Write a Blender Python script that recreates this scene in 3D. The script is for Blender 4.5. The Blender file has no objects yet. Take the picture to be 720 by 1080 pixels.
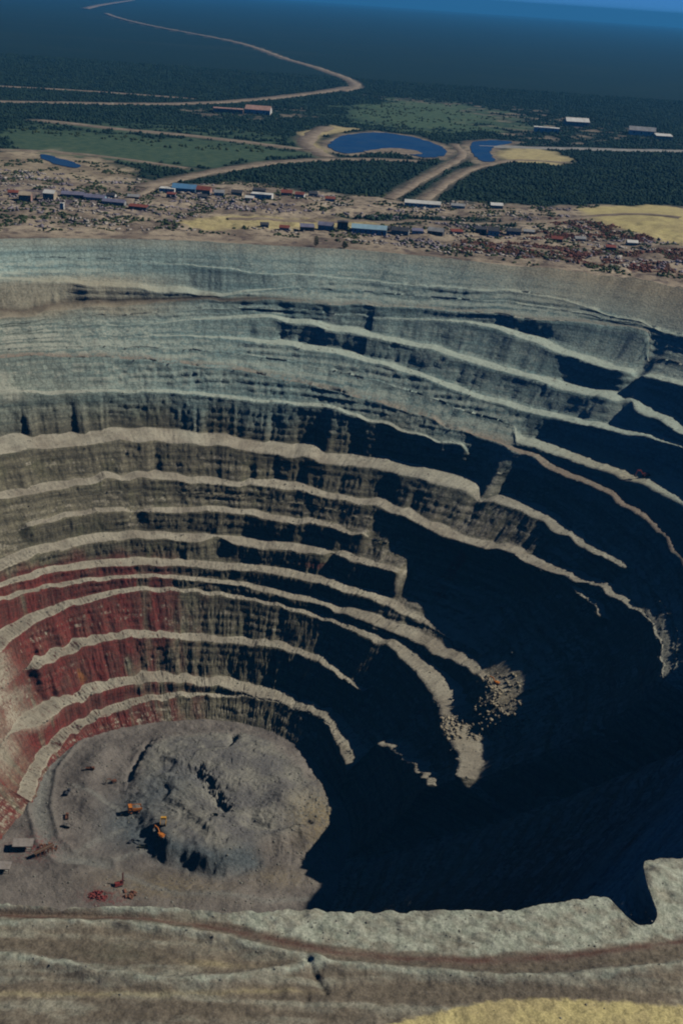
import bpy, math, random
import numpy as np

rng = np.random.default_rng(11)
random.seed(5)
scene = bpy.context.scene
COL = scene.collection
PI = math.pi

# ------------------------------------------------------------------ noise
def _hash(ix, iy, seed):
    h = (ix.astype(np.int64) * 374761393 + iy.astype(np.int64) * 668265263 + seed * 1274126177) & 0xFFFFFFFF
    h = ((h ^ (h >> 13)) * 1103515245) & 0xFFFFFFFF
    h = ((h ^ (h >> 15)) * 2654435761) & 0xFFFFFFFF
    return ((h ^ (h >> 16)) & 0xFFFF) / 32767.5 - 1.0

def vn(x, y, seed=0):
    x = np.asarray(x, float); y = np.asarray(y, float)
    x, y = np.broadcast_arrays(x, y)
    ix = np.floor(x); iy = np.floor(y)
    fx = x - ix; fy = y - iy
    ux = fx * fx * fx * (fx * (fx * 6 - 15) + 10); uy = fy * fy * fy * (fy * (fy * 6 - 15) + 10)
    ix = ix.astype(np.int64); iy = iy.astype(np.int64)
    a = _hash(ix, iy, seed); b = _hash(ix + 1, iy, seed)
    c = _hash(ix, iy + 1, seed); d = _hash(ix + 1, iy + 1, seed)
    return (a * (1 - ux) + b * ux) * (1 - uy) + (c * (1 - ux) + d * ux) * uy

def fbm(x, y, seed=0, octs=4, gain=0.5):
    s = 0; a = 1.0; t = 0
    for o in range(octs):
        s = s + a * vn(x * 2.03 ** o + 17.3 * o, y * 2.03 ** o - 9.1 * o, seed + o * 31)
        t += a; a *= gain
    return s / t

def sstep(a, b, x):
    t = np.clip((np.asarray(x, float) - a) / (b - a), 0, 1)
    return t * t * (3 - 2 * t)

def sdist(px, py, poly):
    """signed distance to a closed polygon, negative inside"""
    p = np.array(poly, float); q = np.roll(p, -1, 0)
    d2 = np.full(px.shape, 1e18); ins = np.zeros(px.shape, bool)
    for (ax, ay), (bx, by) in zip(p, q):
        ex, ey = bx - ax, by - ay
        t = np.clip(((px - ax) * ex + (py - ay) * ey) / (ex * ex + ey * ey + 1e-9), 0, 1)
        d2 = np.minimum(d2, (px - ax - t * ex) ** 2 + (py - ay - t * ey) ** 2)
        cr = ((ay > py) != (by > py)) & (px < (bx - ax) * (py - ay) / ((by - ay) + 1e-12) + ax)
        ins ^= cr
    return np.where(ins, -1, 1) * np.sqrt(d2)

def ldist(px, py, line):
    p = np.array(line, float); d2 = np.full(px.shape, 1e18)
    for (ax, ay), (bx, by) in zip(p[:-1], p[1:]):
        ex, ey = bx - ax, by - ay
        t = np.clip(((px - ax) * ex + (py - ay) * ey) / (ex * ex + ey * ey + 1e-9), 0, 1)
        d2 = np.minimum(d2, (px - ax - t * ex) ** 2 + (py - ay - t * ey) ** 2)
    return np.sqrt(d2)

# ------------------------------------------------------------------ materials
def new_mat(name):
    m = bpy.data.materials.new(name); m.use_nodes = True
    nt = m.node_tree; nt.nodes.clear()
    out = nt.nodes.new('ShaderNodeOutputMaterial')
    b = nt.nodes.new('ShaderNodeBsdfPrincipled')
    b.inputs['Roughness'].default_value = 0.95
    b.inputs['Specular IOR Level'].default_value = 0.1
    nt.links.new(b.outputs[0], out.inputs['Surface'])
    return m, nt, b

class NT:
    """short-hand for building node graphs"""
    def __init__(s, nt): s.nt = nt
    def n(s, t, **kw):
        x = s.nt.nodes.new(t)
        for k, v in kw.items(): setattr(x, k, v)
        return x
    def put(s, sock, v):
        if hasattr(v, 'is_output'): s.nt.links.new(v, sock)
        else: sock.default_value = v
    def math(s, op, a, b=0.0, clamp=False):
        x = s.n('ShaderNodeMath', operation=op); x.use_clamp = clamp
        s.put(x.inputs[0], a); s.put(x.inputs[1], b); return x.outputs[0]
    def ramp(s, v, lo, hi):
        x = s.n('ShaderNodeMapRange'); x.interpolation_type = 'SMOOTHSTEP'
        s.put(x.inputs[0], v); x.inputs[1].default_value = lo; x.inputs[2].default_value = hi
        return x.outputs[0]
    def maprange(s, v, lo, hi, a, b):
        x = s.n('ShaderNodeMapRange'); s.put(x.inputs[0], v)
        for i, q in zip((1, 2, 3, 4), (lo, hi, a, b)): x.inputs[i].default_value = q
        return x.outputs[0]
    def mix(s, f, a, b, blend='MIX'):
        x = s.n('ShaderNodeMix', data_type='RGBA', blend_type=blend)
        s.put(x.inputs[0], f)
        for i, q in ((6, a), (7, b)):
            s.put(x.inputs[i], q if hasattr(q, 'is_output') else (*q, 1.0))
        return x.outputs[2]
    def pos(s): return s.n('ShaderNodeTexCoord').outputs['Object']
    def scaled(s, v, sc):
        x = s.n('ShaderNodeMapping'); s.put(x.inputs[0], v); x.inputs['Scale'].default_value = sc; return x.outputs[0]
    def noise(s, v, scale, detail=4, rough=0.55, w=None):
        x = s.n('ShaderNodeTexNoise'); s.put(x.inputs['Vector'], v)
        x.inputs['Scale'].default_value = scale; x.inputs['Detail'].default_value = detail
        x.inputs['Roughness'].default_value = rough; return x.outputs[0]
    def attr(s, name):
        return s.n('ShaderNodeAttribute', attribute_name=name)
    def rgb(s, name):
        x = s.n('ShaderNodeSeparateColor'); s.put(x.inputs[0], s.attr(name).outputs['Color']); return x.outputs
    def bump(s, bsdf, h, strength, dist):
        x = s.n('ShaderNodeBump'); x.inputs['Strength'].default_value = strength
        x.inputs['Distance'].default_value = dist; s.put(x.inputs['Height'], h)
        s.put(bsdf.inputs['Normal'], x.outputs[0])

def simple_mat(name, rgb, rough=0.7, var=0.25, scale=1.2, dirt=(0.20, 0.16, 0.11), dirt_amt=0.25, metallic=0.0, spec=0.25):
    """paint, metal, concrete: colour with mottling and settled dust"""
    m, nt, b = new_mat(name); N = NT(nt); p = N.pos()
    n1 = N.noise(p, scale, 5); n2 = N.noise(p, scale * 0.35, 4)
    v = N.maprange(n1, 0.3, 0.7, 1 - var, 1 + var)
    c = N.n('ShaderNodeMix', data_type='RGBA', blend_type='MULTIPLY'); c.inputs[0].default_value = 1
    c.inputs[6].default_value = (*rgb, 1)
    cc = N.n('ShaderNodeCombineColor')
    for i in range(3): N.put(cc.inputs[i], v)
    N.put(c.inputs[7], cc.outputs[0])
    f = N.math('MULTIPLY', N.ramp(n2, 0.45, 0.7), dirt_amt)
    N.put(b.inputs['Base Color'], N.mix(f, c.outputs[2], dirt))
    b.inputs['Roughness'].default_value = rough; b.inputs['Metallic'].default_value = metallic
    b.inputs['Specular IOR Level'].default_value = spec
    return m

# ------------------------------------------------------------------ mesh helpers
def tag(o, label=None, cat=None, group=None, kind=None):
    if label: o['label'] = label
    if cat: o['category'] = cat
    if group: o['group'] = group
    if kind: o['kind'] = kind
    return o

def np_mesh(name, verts, faces, mat, cols=None, parent=None, smooth=False):
    me = bpy.data.meshes.new(name)
    verts = np.asarray(verts, np.float32); faces = np.asarray(faces, np.int32)
    k = faces.shape[1]
    me.vertices.add(len(verts)); me.vertices.foreach_set('co', verts.ravel())
    me.loops.add(faces.size); me.loops.foreach_set('vertex_index', faces.ravel())
    me.polygons.add(len(faces))
    me.polygons.foreach_set('loop_start', np.arange(0, faces.size, k, dtype=np.int32))
    if smooth: me.polygons.foreach_set('use_smooth', np.ones(len(faces), bool))
    me.update(calc_edges=True)
    for nm, c in (cols or {}).items():
        a = me.attributes.new(nm, 'FLOAT_COLOR', 'POINT')
        cc = np.ones((len(verts), 4), np.float32); cc[:, :c.shape[1]] = c
        a.data.foreach_set('color', cc.ravel())
    me.materials.append(mat)
    o = bpy.data.objects.new(name, me); COL.objects.link(o)
    if parent: o.parent = parent
    return o

def grid_faces(nr, nc, wrap=False, flip=False):
    i, j = np.meshgrid(np.arange(nr - 1), np.arange(nc if wrap else nc - 1), indexing='ij')
    j2 = (j + 1) % nc
    f = np.stack([i * nc + j, i * nc + j2, (i + 1) * nc + j2, (i + 1) * nc + j], -1).reshape(-1, 4)
    return f[:, ::-1] if flip else f

class MB:
    """collects boxes, prisms and tubes into ONE mesh"""
    def __init__(s): s.v = []; s.f = []
    def add(s, vs, fs):
        o = len(s.v); s.v += [tuple(v) for v in vs]; s.f += [tuple(o + i for i in f) for f in fs]; return s
    def box(s, c, d, rot=(0, 0, 0), taper=1.0, bevel=0.0):
        from mathutils import Euler, Vector
        R = Euler(rot).to_matrix(); c = Vector(c); hx, hy, hz = d[0] / 2, d[1] / 2, d[2] / 2
        if bevel > 0:
            b = min(bevel, hx * .9, hy * .9)
            ring = [(hx - b, -hy), (hx, -hy + b), (hx, hy - b), (hx - b, hy), (-hx + b, hy), (-hx, hy - b), (-hx, -hy + b), (-hx + b, -hy)]
        else: ring = [(hx, -hy), (hx, hy), (-hx, hy), (-hx, -hy)]
        n = len(ring); vs = []
        for z, t in ((-hz, 1), (hz, taper)):
            for x, y in ring: vs.append(c + R @ Vector((x * t, y * t, z)))
        fs = [tuple(range(n - 1, -1, -1)), tuple(range(n, 2 * n))] + [(i, (i + 1) % n, n + (i + 1) % n, n + i) for i in range(n)]
        return s.add(vs, fs)
    def prism(s, poly, axis, a, b):
        """extrude a 2-d outline along x ('x': poly is y,z) or y ('y': poly is x,z) or z"""
        n = len(poly); vs = []
        for t in (a, b):
            for p, q in poly:
                vs.append({'x': (t, p, q), 'y': (p, t, q), 'z': (p, q, t)}[axis])
        fs = [tuple(range(n - 1, -1, -1)), tuple(range(n, 2 * n))] + [(i, (i + 1) % n, n + (i + 1) % n, n + i) for i in range(n)]
        return s.add(vs, fs)
    def tube(s, p0, p1, r0, r1=None, n=10):
        from mathutils import Vector
        p0 = Vector(p0); p1 = Vector(p1); r1 = r0 if r1 is None else r1
        d = (p1 - p0).normalized(); u = d.orthogonal().normalized(); w = d.cross(u)
        vs = [p + (u * math.cos(2 * PI * i / n) + w * math.sin(2 * PI * i / n)) * r for p, r in ((p0, r0), (p1, r1)) for i in range(n)]
        fs = [tuple(range(n - 1, -1, -1)), tuple(range(n, 2 * n))] + [(i, (i + 1) % n, n + (i + 1) % n, n + i) for i in range(n)]
        return s.add(vs, fs)
    def build(s, name, mat, parent=None):
        me = bpy.data.meshes.new(name); me.from_pydata(s.v, [], s.f); me.materials.append(mat)
        import bmesh
        bm = bmesh.new(); bm.from_mesh(me); bmesh.ops.recalc_face_normals(bm, faces=bm.faces); bm.to_mesh(me); bm.free()
        o = bpy.data.objects.new(name, me); COL.objects.link(o)
        if parent: o.parent = parent
        return o

def empty(name, loc, rz=0.0, label=None, cat=None, group=None):
    o = bpy.data.objects.new(name, None); COL.objects.link(o)
    o.location = loc; o.rotation_euler = (0, 0, rz); o.empty_display_size = 2
    return tag(o, label, cat, group)

def copy_tree(o, parent=None):
    c = o.copy(); COL.objects.link(c); c.parent = parent
    for ch in list(o.children): copy_tree(ch, c)
    return c

HAZE_D = 4.6e-5
EXPOSURE = -0.55

# ================================================================== TERRAIN LAYOUT (metres; camera over the origin, +Y into the view)
CX, CY, HM, CAMH = -90.0, 880.0, 395.0, 281.0
SUN_EL = math.radians(41.2)
RIM = [(-404,1387),(-284,1433),(-155,1457),(-22,1465),(79,1461),(178,1440),(274,1420),(365,1389),(440,1310),(495,1180),(512,1050),(508,930),(455,780),(345,640),(245,515),(180,425),(135,379),(73,335),(22,327),(-41,321),(-102,315),(-250,330),(-430,430),(-560,620),(-620,850),(-600,1080),(-520,1280)]
FOOT = [(-251,895),(-249,966),(-222,1010),(-171,1035),(-108,1050),(-49,1032),(0,966),(17,924),(15,830),(0,760),(-60,700),(-140,690),(-232,735),(-266,815)]
NEAR_RIM = [(-106.8,314.5),(-101.0,315.6),(-82.8,316.5),(-64.7,318.4),(-40.3,320.4),(-27.9,319.9),(-9.5,322.7),(21.7,324.9),(43.7,327.6),(59.7,329.7),(72.7,332.5),(86.0,336.6),(99.7,341.4)]
INLET = [(-70.55,573.),(-70.45,584.),(-70.2,586.2),(-69.77,586.8),(-69.35,583.),(-69.15,577.),(-69.05,570.),(-68.79,564.),(-68.37,559.7),(-67.88,558.4),(-66.5,561.5),(-65.2,561.)]
def periodic(pts, n=720, sm=6):
    p = np.array(pts, float) - [CX, CY]; t = np.arctan2(p[:, 1], p[:, 0]) % (2 * PI); R = np.hypot(p[:, 0], p[:, 1])
    o = np.argsort(t); t = t[o]; R = R[o]; th = np.arange(n) / n * 2 * PI
    v = np.interp(th, np.concatenate([t - 2 * PI, t, t + 2 * PI]), np.tile(R, 3))
    k = np.exp(-.5 * (np.arange(-4 * sm, 4 * sm + 1) / sm) ** 2); k /= k.sum()
    return np.append(th, 2 * PI), np.append(np.convolve(np.tile(v, 3), k, 'same')[n:2 * n], 0)
_T, _RR = periodic(RIM); _RR[-1] = _RR[0]
_, _RF = periodic(FOOT); _RF[-1] = _RF[0]
def foot_r(t): return np.interp(t % (2 * PI), _T, _RF)
def rim_smooth(t): return np.interp(t % (2 * PI), _T, _RR)
_near = [(math.degrees(math.atan2(y - CY, x - CX)), math.hypot(x - CX, y - CY)) for x, y in NEAR_RIM] + INLET
_near.sort(); _nt = np.linspace(_near[0][0], _near[-1][0], 1600); _nr = np.interp(_nt, [q[0] for q in _near], [q[1] for q in _near])
_k = np.exp(-.5 * (np.arange(-20, 21) / 6.0) ** 2); _k /= _k.sum(); _nr = np.convolve(np.pad(_nr, 20, 'edge'), _k, 'valid')
def rim_r(t):
    d = np.degrees((t + PI) % (2 * PI) - PI)
    s = rim_smooth(t); n = np.interp(d, _nt, _nr)
    w = sstep(-98, -91.5, d) * (1 - sstep(-65.5, -60, d))
    arc = t * 550
    w2 = sstep(-120, -100, d) * (1 - sstep(-60, -40, d))
    far = 4.0 * vn(arc / 60, arc * 0, 3) + 0.8 * vn(arc / 17, arc * 0, 4)
    fine = (0.25 + 0.75 * w2) * (0.6 * vn(arc / 4.5, arc * 0, 5) + 0.3 * vn(arc / 1.7, arc * 0, 6))
    return s * (1 - w) + n * w + far * (1 - w2) + fine

# --- near-side ground lines (Y as a function of X)
def yl(pts):
    p = np.array(sorted(pts)); return lambda X: np.interp(X, p[:, 0], p[:, 1])
Y_RIM = yl(NEAR_RIM + [(112, 336), (125, 362), (140, 368)])
Y_ROAD = yl([(-106.7,312.6),(-100.7,313.0),(-70.6,315.2),(-46.1,316.2),(-27.3,314.6),(-8.6,310.8),(6.7,308.0),(27.8,307.1),(52.0,308.2),(82.9,313.3),(128.6,325.7)])
Y_R2 = yl([(-105.3,308.6),(-99.5,309.4),(-82.1,311.9),(-64.1,312.9),(-45.6,312.2),(-26.9,309.3),(-8.3,305.1),(3.9,302.3),(21.8,301.2),(57.4,300.3),(87.8,304.5),(126.1,314.0)])
Y_R3 = yl([(-101.2,295.4),(-86.5,295.2),(-77.4,293.7),(-62.3,291.1),(-41.8,289.9),(-24.7,291.9),(-7.6,297.1),(1.0,301.2)])
Y_STRIP = yl([(-96.7,280.1),(-74.7,282.6),(-52.3,284.3),(-29.9,286.8),(-7.2,290.1),(10,291)])
Y_YEL = yl([(10,273),(16.2,276.1),(30.2,282.2),(44.8,288.3),(59.7,293.0),(68.6,294.8),(86.2,295.5),(121.4,295.9),(140,297)])

P_GREEN=[(-38,3456),(110,3845),(270,3711),(381,3339),(290,2997),(133,2933),(14,2980),(-66,3108)]
P_SAND1=[(-136,2711),(-93,2904),(-17,2872),(-76,2713),(-99,2555),(-71,2338),(-110,2418)]
P_SAND2=[(256,2604),(349,2745),(425,2576),(371,2457),(279,2449)]
P_BAREL=[(-476,3094),(-345,3147),(-221,3363),(-140,3205),(-218,2994),(-359,2888)]
P_BARER=[(-31,3938),(425,3907),(765,3363),(674,3040),(361,2843),(227,3437)]
P_YEL=[(308,1891),(445,2005),(531,1987),(448,1644),(405,1674),(343,1758)]
P_YEL2=[(-237,1554),(-177,1651),(-65,1668),(49,1670),(-62,1597),(-187,1533)]
P_RED=[[(230,1560),(330,1600),(430,1640),(500,1600),(480,1480),(380,1455),(250,1500)],[(160,1640),(250,1700),(330,1690),(300,1640),(210,1610)],[(232,1775),(298,1819),(367,1745),(389,1662),(329,1680),(257,1709)],[(120,1587),(218,1597),(315,1595),(396,1527),(362,1476),(252,1494),(137,1494)],[(354,1609),(448,1644),(411,1493),(359,1514)]]
P_PUR=[(-521,1802),(-459,1775),(-359,1741),(-272,1656),(-319,1606),(-395,1618),(-468,1617)]
P_TOWN=[(-900,1700),(-591,1766),(-440,2063),(-312,1856),(-181,1950),(52,1867),(255,1921),(575,2044),(900,2000),(1500,1500),(1500,-2500),(-1500,-2500),(-1500,1500)]
P_OLV=[(-675,2350),(-538,2442),(-334,2407),(-99,2365),(-284,2052),(-449,2108),(-617,2143)]
P_BAREFL=[(-657,2065),(-527,2169),(-412,2079),(-326,1941),(-423,1851),(-568,1778)]
P_SWARD=[(-40,1690),(60,1740),(170,1760),(230,1720),(120,1680),(20,1650)]
W_POND=[(-79,2533),(-55,2708),(14,2832),(87,2801),(143,2671),(166,2551),(136,2427),(96,2419),(62,2521),(6,2488),(-29,2391),(-62,2417)]
W_CHAN=[(218,2754),(275,2827),(327,2822),(265,2711),(243,2565),(250,2447),(217,2401),(206,2575)]
W_LEFT=[(-535,2072),(-532,2112),(-481,2040),(-452,2020),(-443,1967),(-482,1981)]
ROADS = {
 'a':([(-2471,11289),(-2714,13043),(-3094,16903)],60),
 'b':([(-2099,10335),(-1874,9563),(-1561,8696),(-1226,7948),(-782,7040),(-572,6403),(-374,5556),(-234,5148),(-116,4678),(-63,4425),(-46,4168),(-89,3961)],34),
 'c':([(-905,2863),(-837,2922),(-664,3017),(-483,3142),(-343,3349),(-238,3602),(-143,3870),(-64,4150)],38),
 'd':([(-946,3308),(-808,3341),(-589,3349),(-464,3335)],22),
 'e':([(-667,2594),(-586,2574),(-463,2528),(-349,2515),(-281,2490),(-119,2413)],30),
 'f':([(-320,1823),(-312,1856),(-293,1915),(-249,2024),(-172,2186),(-78,2292),(24,2350),(95,2361)],24),
 'g':([(-91,2862),(-130,2604),(-105,2421),(-71,2324)],30),
 'h':([(38,1879),(86,2083),(134,2275),(191,2488),(184,2697)],15),
 'i':([(88,1883),(134,2096),(177,2272),(240,2413),(294,2501),(395,2499)],15),
 'j':([(234,2692),(433,2760),(751,2897)],36),
 'k':([(-610,2120),(-521,2145),(-437,2128),(-284,2052)],14),
 'l':([(-320,1675),(-308,1829)],12),
 'm':([(-172,1608),(23,1674),(235,1745),(360,1861),(460,1805)],12)}

def gh(X, Y):
    """height of the natural ground and its spoil heaps"""
    near = 1 - sstep(345, 420, Y)
    near = near * (1 - sstep(150, 230, np.abs(X)))
    far_n = 1 - near
    D = np.hypot(X - CX, Y - CY)
    out = np.zeros(np.shape(X))
    # spoil, tracks and shrubs around the far rim
    band = far_n * sstep(540, 700, D) * (1 - sstep(900, 1150, D))
    out += band * (2.6 * fbm(X / 45, Y / 45, 21, 4) + 1.5 * fbm(X / 11, Y / 11, 22, 3) + 4.5 * np.maximum(vn(X / 22, Y / 16, 23) - .35, 0))
    out += 14 * np.exp(-((X - 470) / 110) ** 2 - ((Y - 1830) / 90) ** 2)
    # foreground berms
    yr, y0, y2, y3 = Y_RIM(X), Y_ROAD(X), Y_R2(X), Y_R3(X)
    rough = 0.7 * fbm(X / 5, Y / 3, 31, 4) + 0.35 * fbm(X / 40, Y / 3, 35, 3) + 0.25 * fbm(X / 1.3, Y / 1.3, 32, 3)
    t = np.clip((Y - y0 - 1.0) / np.maximum(yr - y0 - 1.0, 1.2), 0, 1.0)
    berm = 2.6 * t ** 0.8
    g2 = 2.1 * np.exp(-((Y - y2 + 1.0 * vn(X / 9, X * 0, 33)) / 2.4) ** 2)
    g3 = 2.0 * np.exp(-((Y - y3 + 1.2 * vn(X / 8, X * 0, 34)) / 2.6) ** 2) * (1 - sstep(0, 8, X))
    flat = np.exp(-((Y - y0) / 1.6) ** 2)
    lump = 3.0 * np.exp(-((X - 119) / 6.5) ** 2 - ((Y - 352) / 7) ** 2) - 2.0 * np.exp(-((X - 120.5) / 3) ** 2 - ((Y - 346.5) / 3.5) ** 2)
    gully = 1.2 * np.exp(-(ldist(X + .5 * rough, Y, [(-.6, 302), (5.6, 290.5)]) / 1.3) ** 2)
    out += near * (-gully + berm + g2 + g3 + rough * (1 - 0.8 * flat) + lump)
    return out

def near_cover(X, Y):
    """(rust, pale, brown), (yellow, green, purple) of the ground just behind the near rim"""
    yr, y0, y2, y3 = Y_RIM(X), Y_ROAD(X), Y_R2(X), Y_R3(X)
    n = fbm(X / 6, Y / 3, 41, 4); n2 = fbm(X / 2.2, Y / 1.2, 42, 3)
    rust = np.exp(-((Y - y0 + 0.7 * n2) / 1.5) ** 2) * np.clip(0.85 + 0.6 * n, 0, 1)
    dark = np.exp(-((Y - (y0 + y2) / 2 + 0.8 * n) / np.maximum((y0 - y2) * 0.42, 0.8)) ** 2)
    pale = sstep(0.8, 3.2, Y - y0 + 1.2 * n) + 0.95 * np.exp(-((Y - y2 + 0.8 * n2) / 2.3) ** 2) + 0.9 * np.exp(-((Y - y3 + 0.9 * n2) / 2.1) ** 2) * (1 - sstep(2, 9, X))
    pale = np.clip(pale * (0.9 + 0.45 * n + .2 * n2), 0, 1)
    trk = fbm(X / 45, (Y - .05 * X) / 3.2, 43, 3)
    road2 = sstep(-1.5, -3.5, Y - y2) if False else (1 - sstep(-3.5, -1.5, Y - y2)) * np.clip(0.45 + 0.9 * trk + .4 * n, 0, 1)
    pale = np.maximum(pale, np.clip(.22 + .8 * trk - .4 * n, 0.0, .6) * (1 - dark))
    brown = np.clip(np.maximum(dark * 0.9, (1 - pale) * .85 * (1 - rust)), 0, 1)
    yel = sstep(-0.8, 1.4, Y_YEL(X) - Y + 1.3 * n2) * sstep(8, 18, X)
    strip = np.exp(-((Y - Y_STRIP(X) + 0.7 * n2) / 1.3) ** 2) * (1 - sstep(-5, 10, X)) * 0.45
    gold = np.exp(-((X + 30) / 12) ** 2 - ((Y - 299) / 1.8) ** 2) * 0.5
    green = np.exp(-((X + 60) / 12) ** 2 - ((Y - 301) / 3.5) ** 2) * 0.7
    return rust, pale, brown, np.clip(yel + strip + gold, 0, 1), green, X * 0

# ------------------------------------------------------------------ benches: (angle, depth, width of the flat)
BENCH = {
'T0':[(96.4,26,5),(82.7,28,5),(73.8,27,5),(65.2,24,5),(60.1,25,5),(57.0,28,5),(52.8,33,5),(47.6,37,5),(44.2,39,5)],
'line1':[(123.2,35,70),(115.7,40,64),(109.1,45,56),(101.0,50,32),(96.3,51,19)],
'A':[(124.8,70,34),(117.1,65,33),(109.4,60,33),(101.1,56,39),(96.3,53,43),(89.1,52,48),(82.0,51,53),(75.1,49,58),(68.3,48,62),(59.9,45,38),(52.1,41,29),(47.3,40,14)],
'B':[(67.9,54,19),(62.1,59,41),(58.3,66,39),(53.6,72,38),(49.0,77,37),(44.3,76,36),(39.8,73,35)],
'E1':[(96.2,69,13),(91.0,68,23),(83.8,73,29),(77.5,78,32),(71.2,81,35),(66.0,87,36),(59.6,94,40),(53.6,98,43),(48.9,99,53),(43.8,99,61),(39.3,102,50),(34.3,103,39)],
'E2':[(96.2,89,12),(88.4,92,24),(81.9,95,26),(75.3,101,27),(69.8,106,28),(64.2,114,28),(58.8,119,31),(51.2,122,36),(46.1,121,40),(39.8,116,32),(33.1,109,25)],
'F':[(53.6,147,13),(46.5,149,36),(40.4,148,38),(34.2,143,41),(24.5,138,41)],
'R':[(126.5,101,38),(116.6,104,36),(106.6,109,34),(96.1,114,34),(87.8,122,33),(79.4,128,35),(70.8,135,38),(61.7,145,39),(56.0,149,38),(50.1,154,36),(43.4,159,34),(36.3,158,33),(29.8,158,33),(21.4,158,32),(13.6,159,30)],
'D':[(128.1,128,34),(120.5,135,33),(111.1,136,31),(101.6,138,35),(95.9,141,38),(87.4,141,35),(81.7,142,33),(72.7,150,29),(65.1,155,21),(59.2,158,15)],
'G':[(131.5,175,37),(122.6,177,36),(112.3,177,33),(101.9,179,31),(95.7,181,30),(86.2,185,31),(78.3,187,32),(70.3,187,33),(63.8,188,34),(57.3,190,33),(52.3,194,32),(46.0,192,27),(39.8,194,22),(30.3,193,13),(22.7,187,7)],
'H':[(134.5,210,18),(129.7,211,18),(123.0,210,18),(116.6,207,17),(110.2,207,17),(102.1,210,16),(95.5,212,16),(85.4,212,16),(78.4,216,16),(67.9,216,16),(60.6,219,15),(52.9,224,15),(49.5,223,16),(42.2,219,19),(37.6,219,18),(29.2,211,16),(20.3,200,14),(14.8,195,16),(5.1,186,17),(-3.0,181,20),(-11.0,172,22)],
'H1':[(42.0,220,5),(37.1,220,8),(32.8,217,11),(24.6,213,8),(16.1,209,6)],
'I':[(131.7,235,7),(122.9,233,13),(114.4,233,14),(102.4,235,15),(95.3,235,15),(84.4,238,14),(75.2,239,12),(68.5,239,5)],
'J':[(140.1,258,31),(128.3,257,28),(115.4,255,24),(95.1,260,24),(85.4,261,19),(72.6,259,12),(65.5,258,14),(59.0,260,7)],
'K':[(142.0,270,19),(129.8,273,18),(118.3,274,16),(108.8,277,17),(94.9,280,18),(84.6,280,19),(73.8,282,18),(62.6,285,15),(57.8,288,12),(49.9,291,6),(41.6,290,5),(31.1,284,4)],
'L':[(143.4,279,8),(130.7,283,10),(118.9,284,11),(107.1,287,13),(94.8,291,16),(81.6,296,19),(67.5,298,20),(52.7,298,18),(37.4,296,22),(28.2,288,24),(13.8,275,24)],
'M':[(149.7,310,42),(140.2,305,18),(130.5,301,17),(119.7,296,15),(111.5,296,17),(94.6,301,22),(81.1,305,25),(71.2,307,27),(62.7,307,28),(53.5,306,30),(41.3,306,32),(26,307,32),(7,303,31),(-17,292,20)],
'P':[(142.9,335,15),(131.9,332,14),(122.2,329,14),(113.2,332,13),(94.1,336,12),(78.8,335,12),(70.3,336,12),(60.3,339,7),(51.3,342,4)],
'Q':[(152.3,371,24),(143.7,368,21),(134.1,368,16),(125.7,364,16),(117.8,364,15),(109.9,366,16),(93.4,371,17),(74.7,373,16),(60.2,368,16),(47.0,369,10),(29.1,369,5)],
'S':[(174.8,395,39),(153.0,392,30),(140.9,387,24),(130.8,383,20),(121.9,379,16),(104.8,377,12),(93.3,376,9)],
'T':[(60.7,366,4),(42,357,12),(22,340,12),(0,322,11),(-13,306,10)],
}
BENCH['ST'] = sorted(BENCH.pop('S') + BENCH.pop('T'))
ORDER = ['T0','line1','A','B','E1','E2','F','R','D','G','H','H1','I','J','K','L','M','P','Q','ST']
# (does the bench run on past its small-angle end, past its large-angle end)
RUNS = {'T0':(1,0),'line1':(0,1),'A':(0,1),'B':(1,0),'E1':(1,0),'E2':(1,0),'F':(1,0),'R':(1,1),'D':(0,1),'G':(0,1),'H':(1,1),'H1':(0,0),'I':(0,0),
        'J':(0,1),'K':(0,1),'L':(0,1),'M':(1,1),'P':(0,0),'Q':(0,1),'ST':(0,0)}
# talus fans that bury a bench locally: (angle, half width in degrees, bench buried)
FANS = [(46.0,0.7,'B'),(44.5,1.2,'E1'),(55,1.6,'D'),(53.5,1.5,'G'),(97,2.2,'J'),(112,1.5,'I'),(152,5,'P'),(160,6,'Q'),(74,1.0,'J')]

DEG = np.concatenate([np.arange(-108, -55, 0.05), np.arange(-55, -25, 0.5), np.arange(-25, 188, 0.14), np.arange(188, 252, 0.5)])
TH = np.radians(DEG); NC = len(DEG)
ct, st = np.cos(TH), np.sin(TH)
rimr = rim_r(TH); footr = foot_r(TH); rsm = rim_smooth(TH)
rimz = gh(CX + rimr * ct, CY + rimr * st)
D2w = np.where(DEG > 215, DEG - 360, DEG)
def wall_r(h):
    """radius of the pit side at depth h (per column)"""
    w = (-0.85 + np.sqrt(0.85 ** 2 + 0.6 * np.clip(h, 0, HM) / HM)) / 0.3
    w = w ** (1 + 0.9 * (1 - sstep(-26, -12, D2w)) * sstep(-100, -80, D2w))
    corr = (rimr - rsm) * (1 - sstep(0, 60, h))
    return rsm * (1 - w) + footr * w + corr
S = TH * 520.0
ker = np.exp(-.5 * (np.arange(-30, 31) / 9.0) ** 2); ker /= ker.sum()
def smooth(a): return np.convolve(np.pad(a, 30, 'edge'), ker, 'valid')
bh, bw, bp = [], [], []
D2 = np.where(DEG > 215, DEG - 360, DEG)
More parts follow.
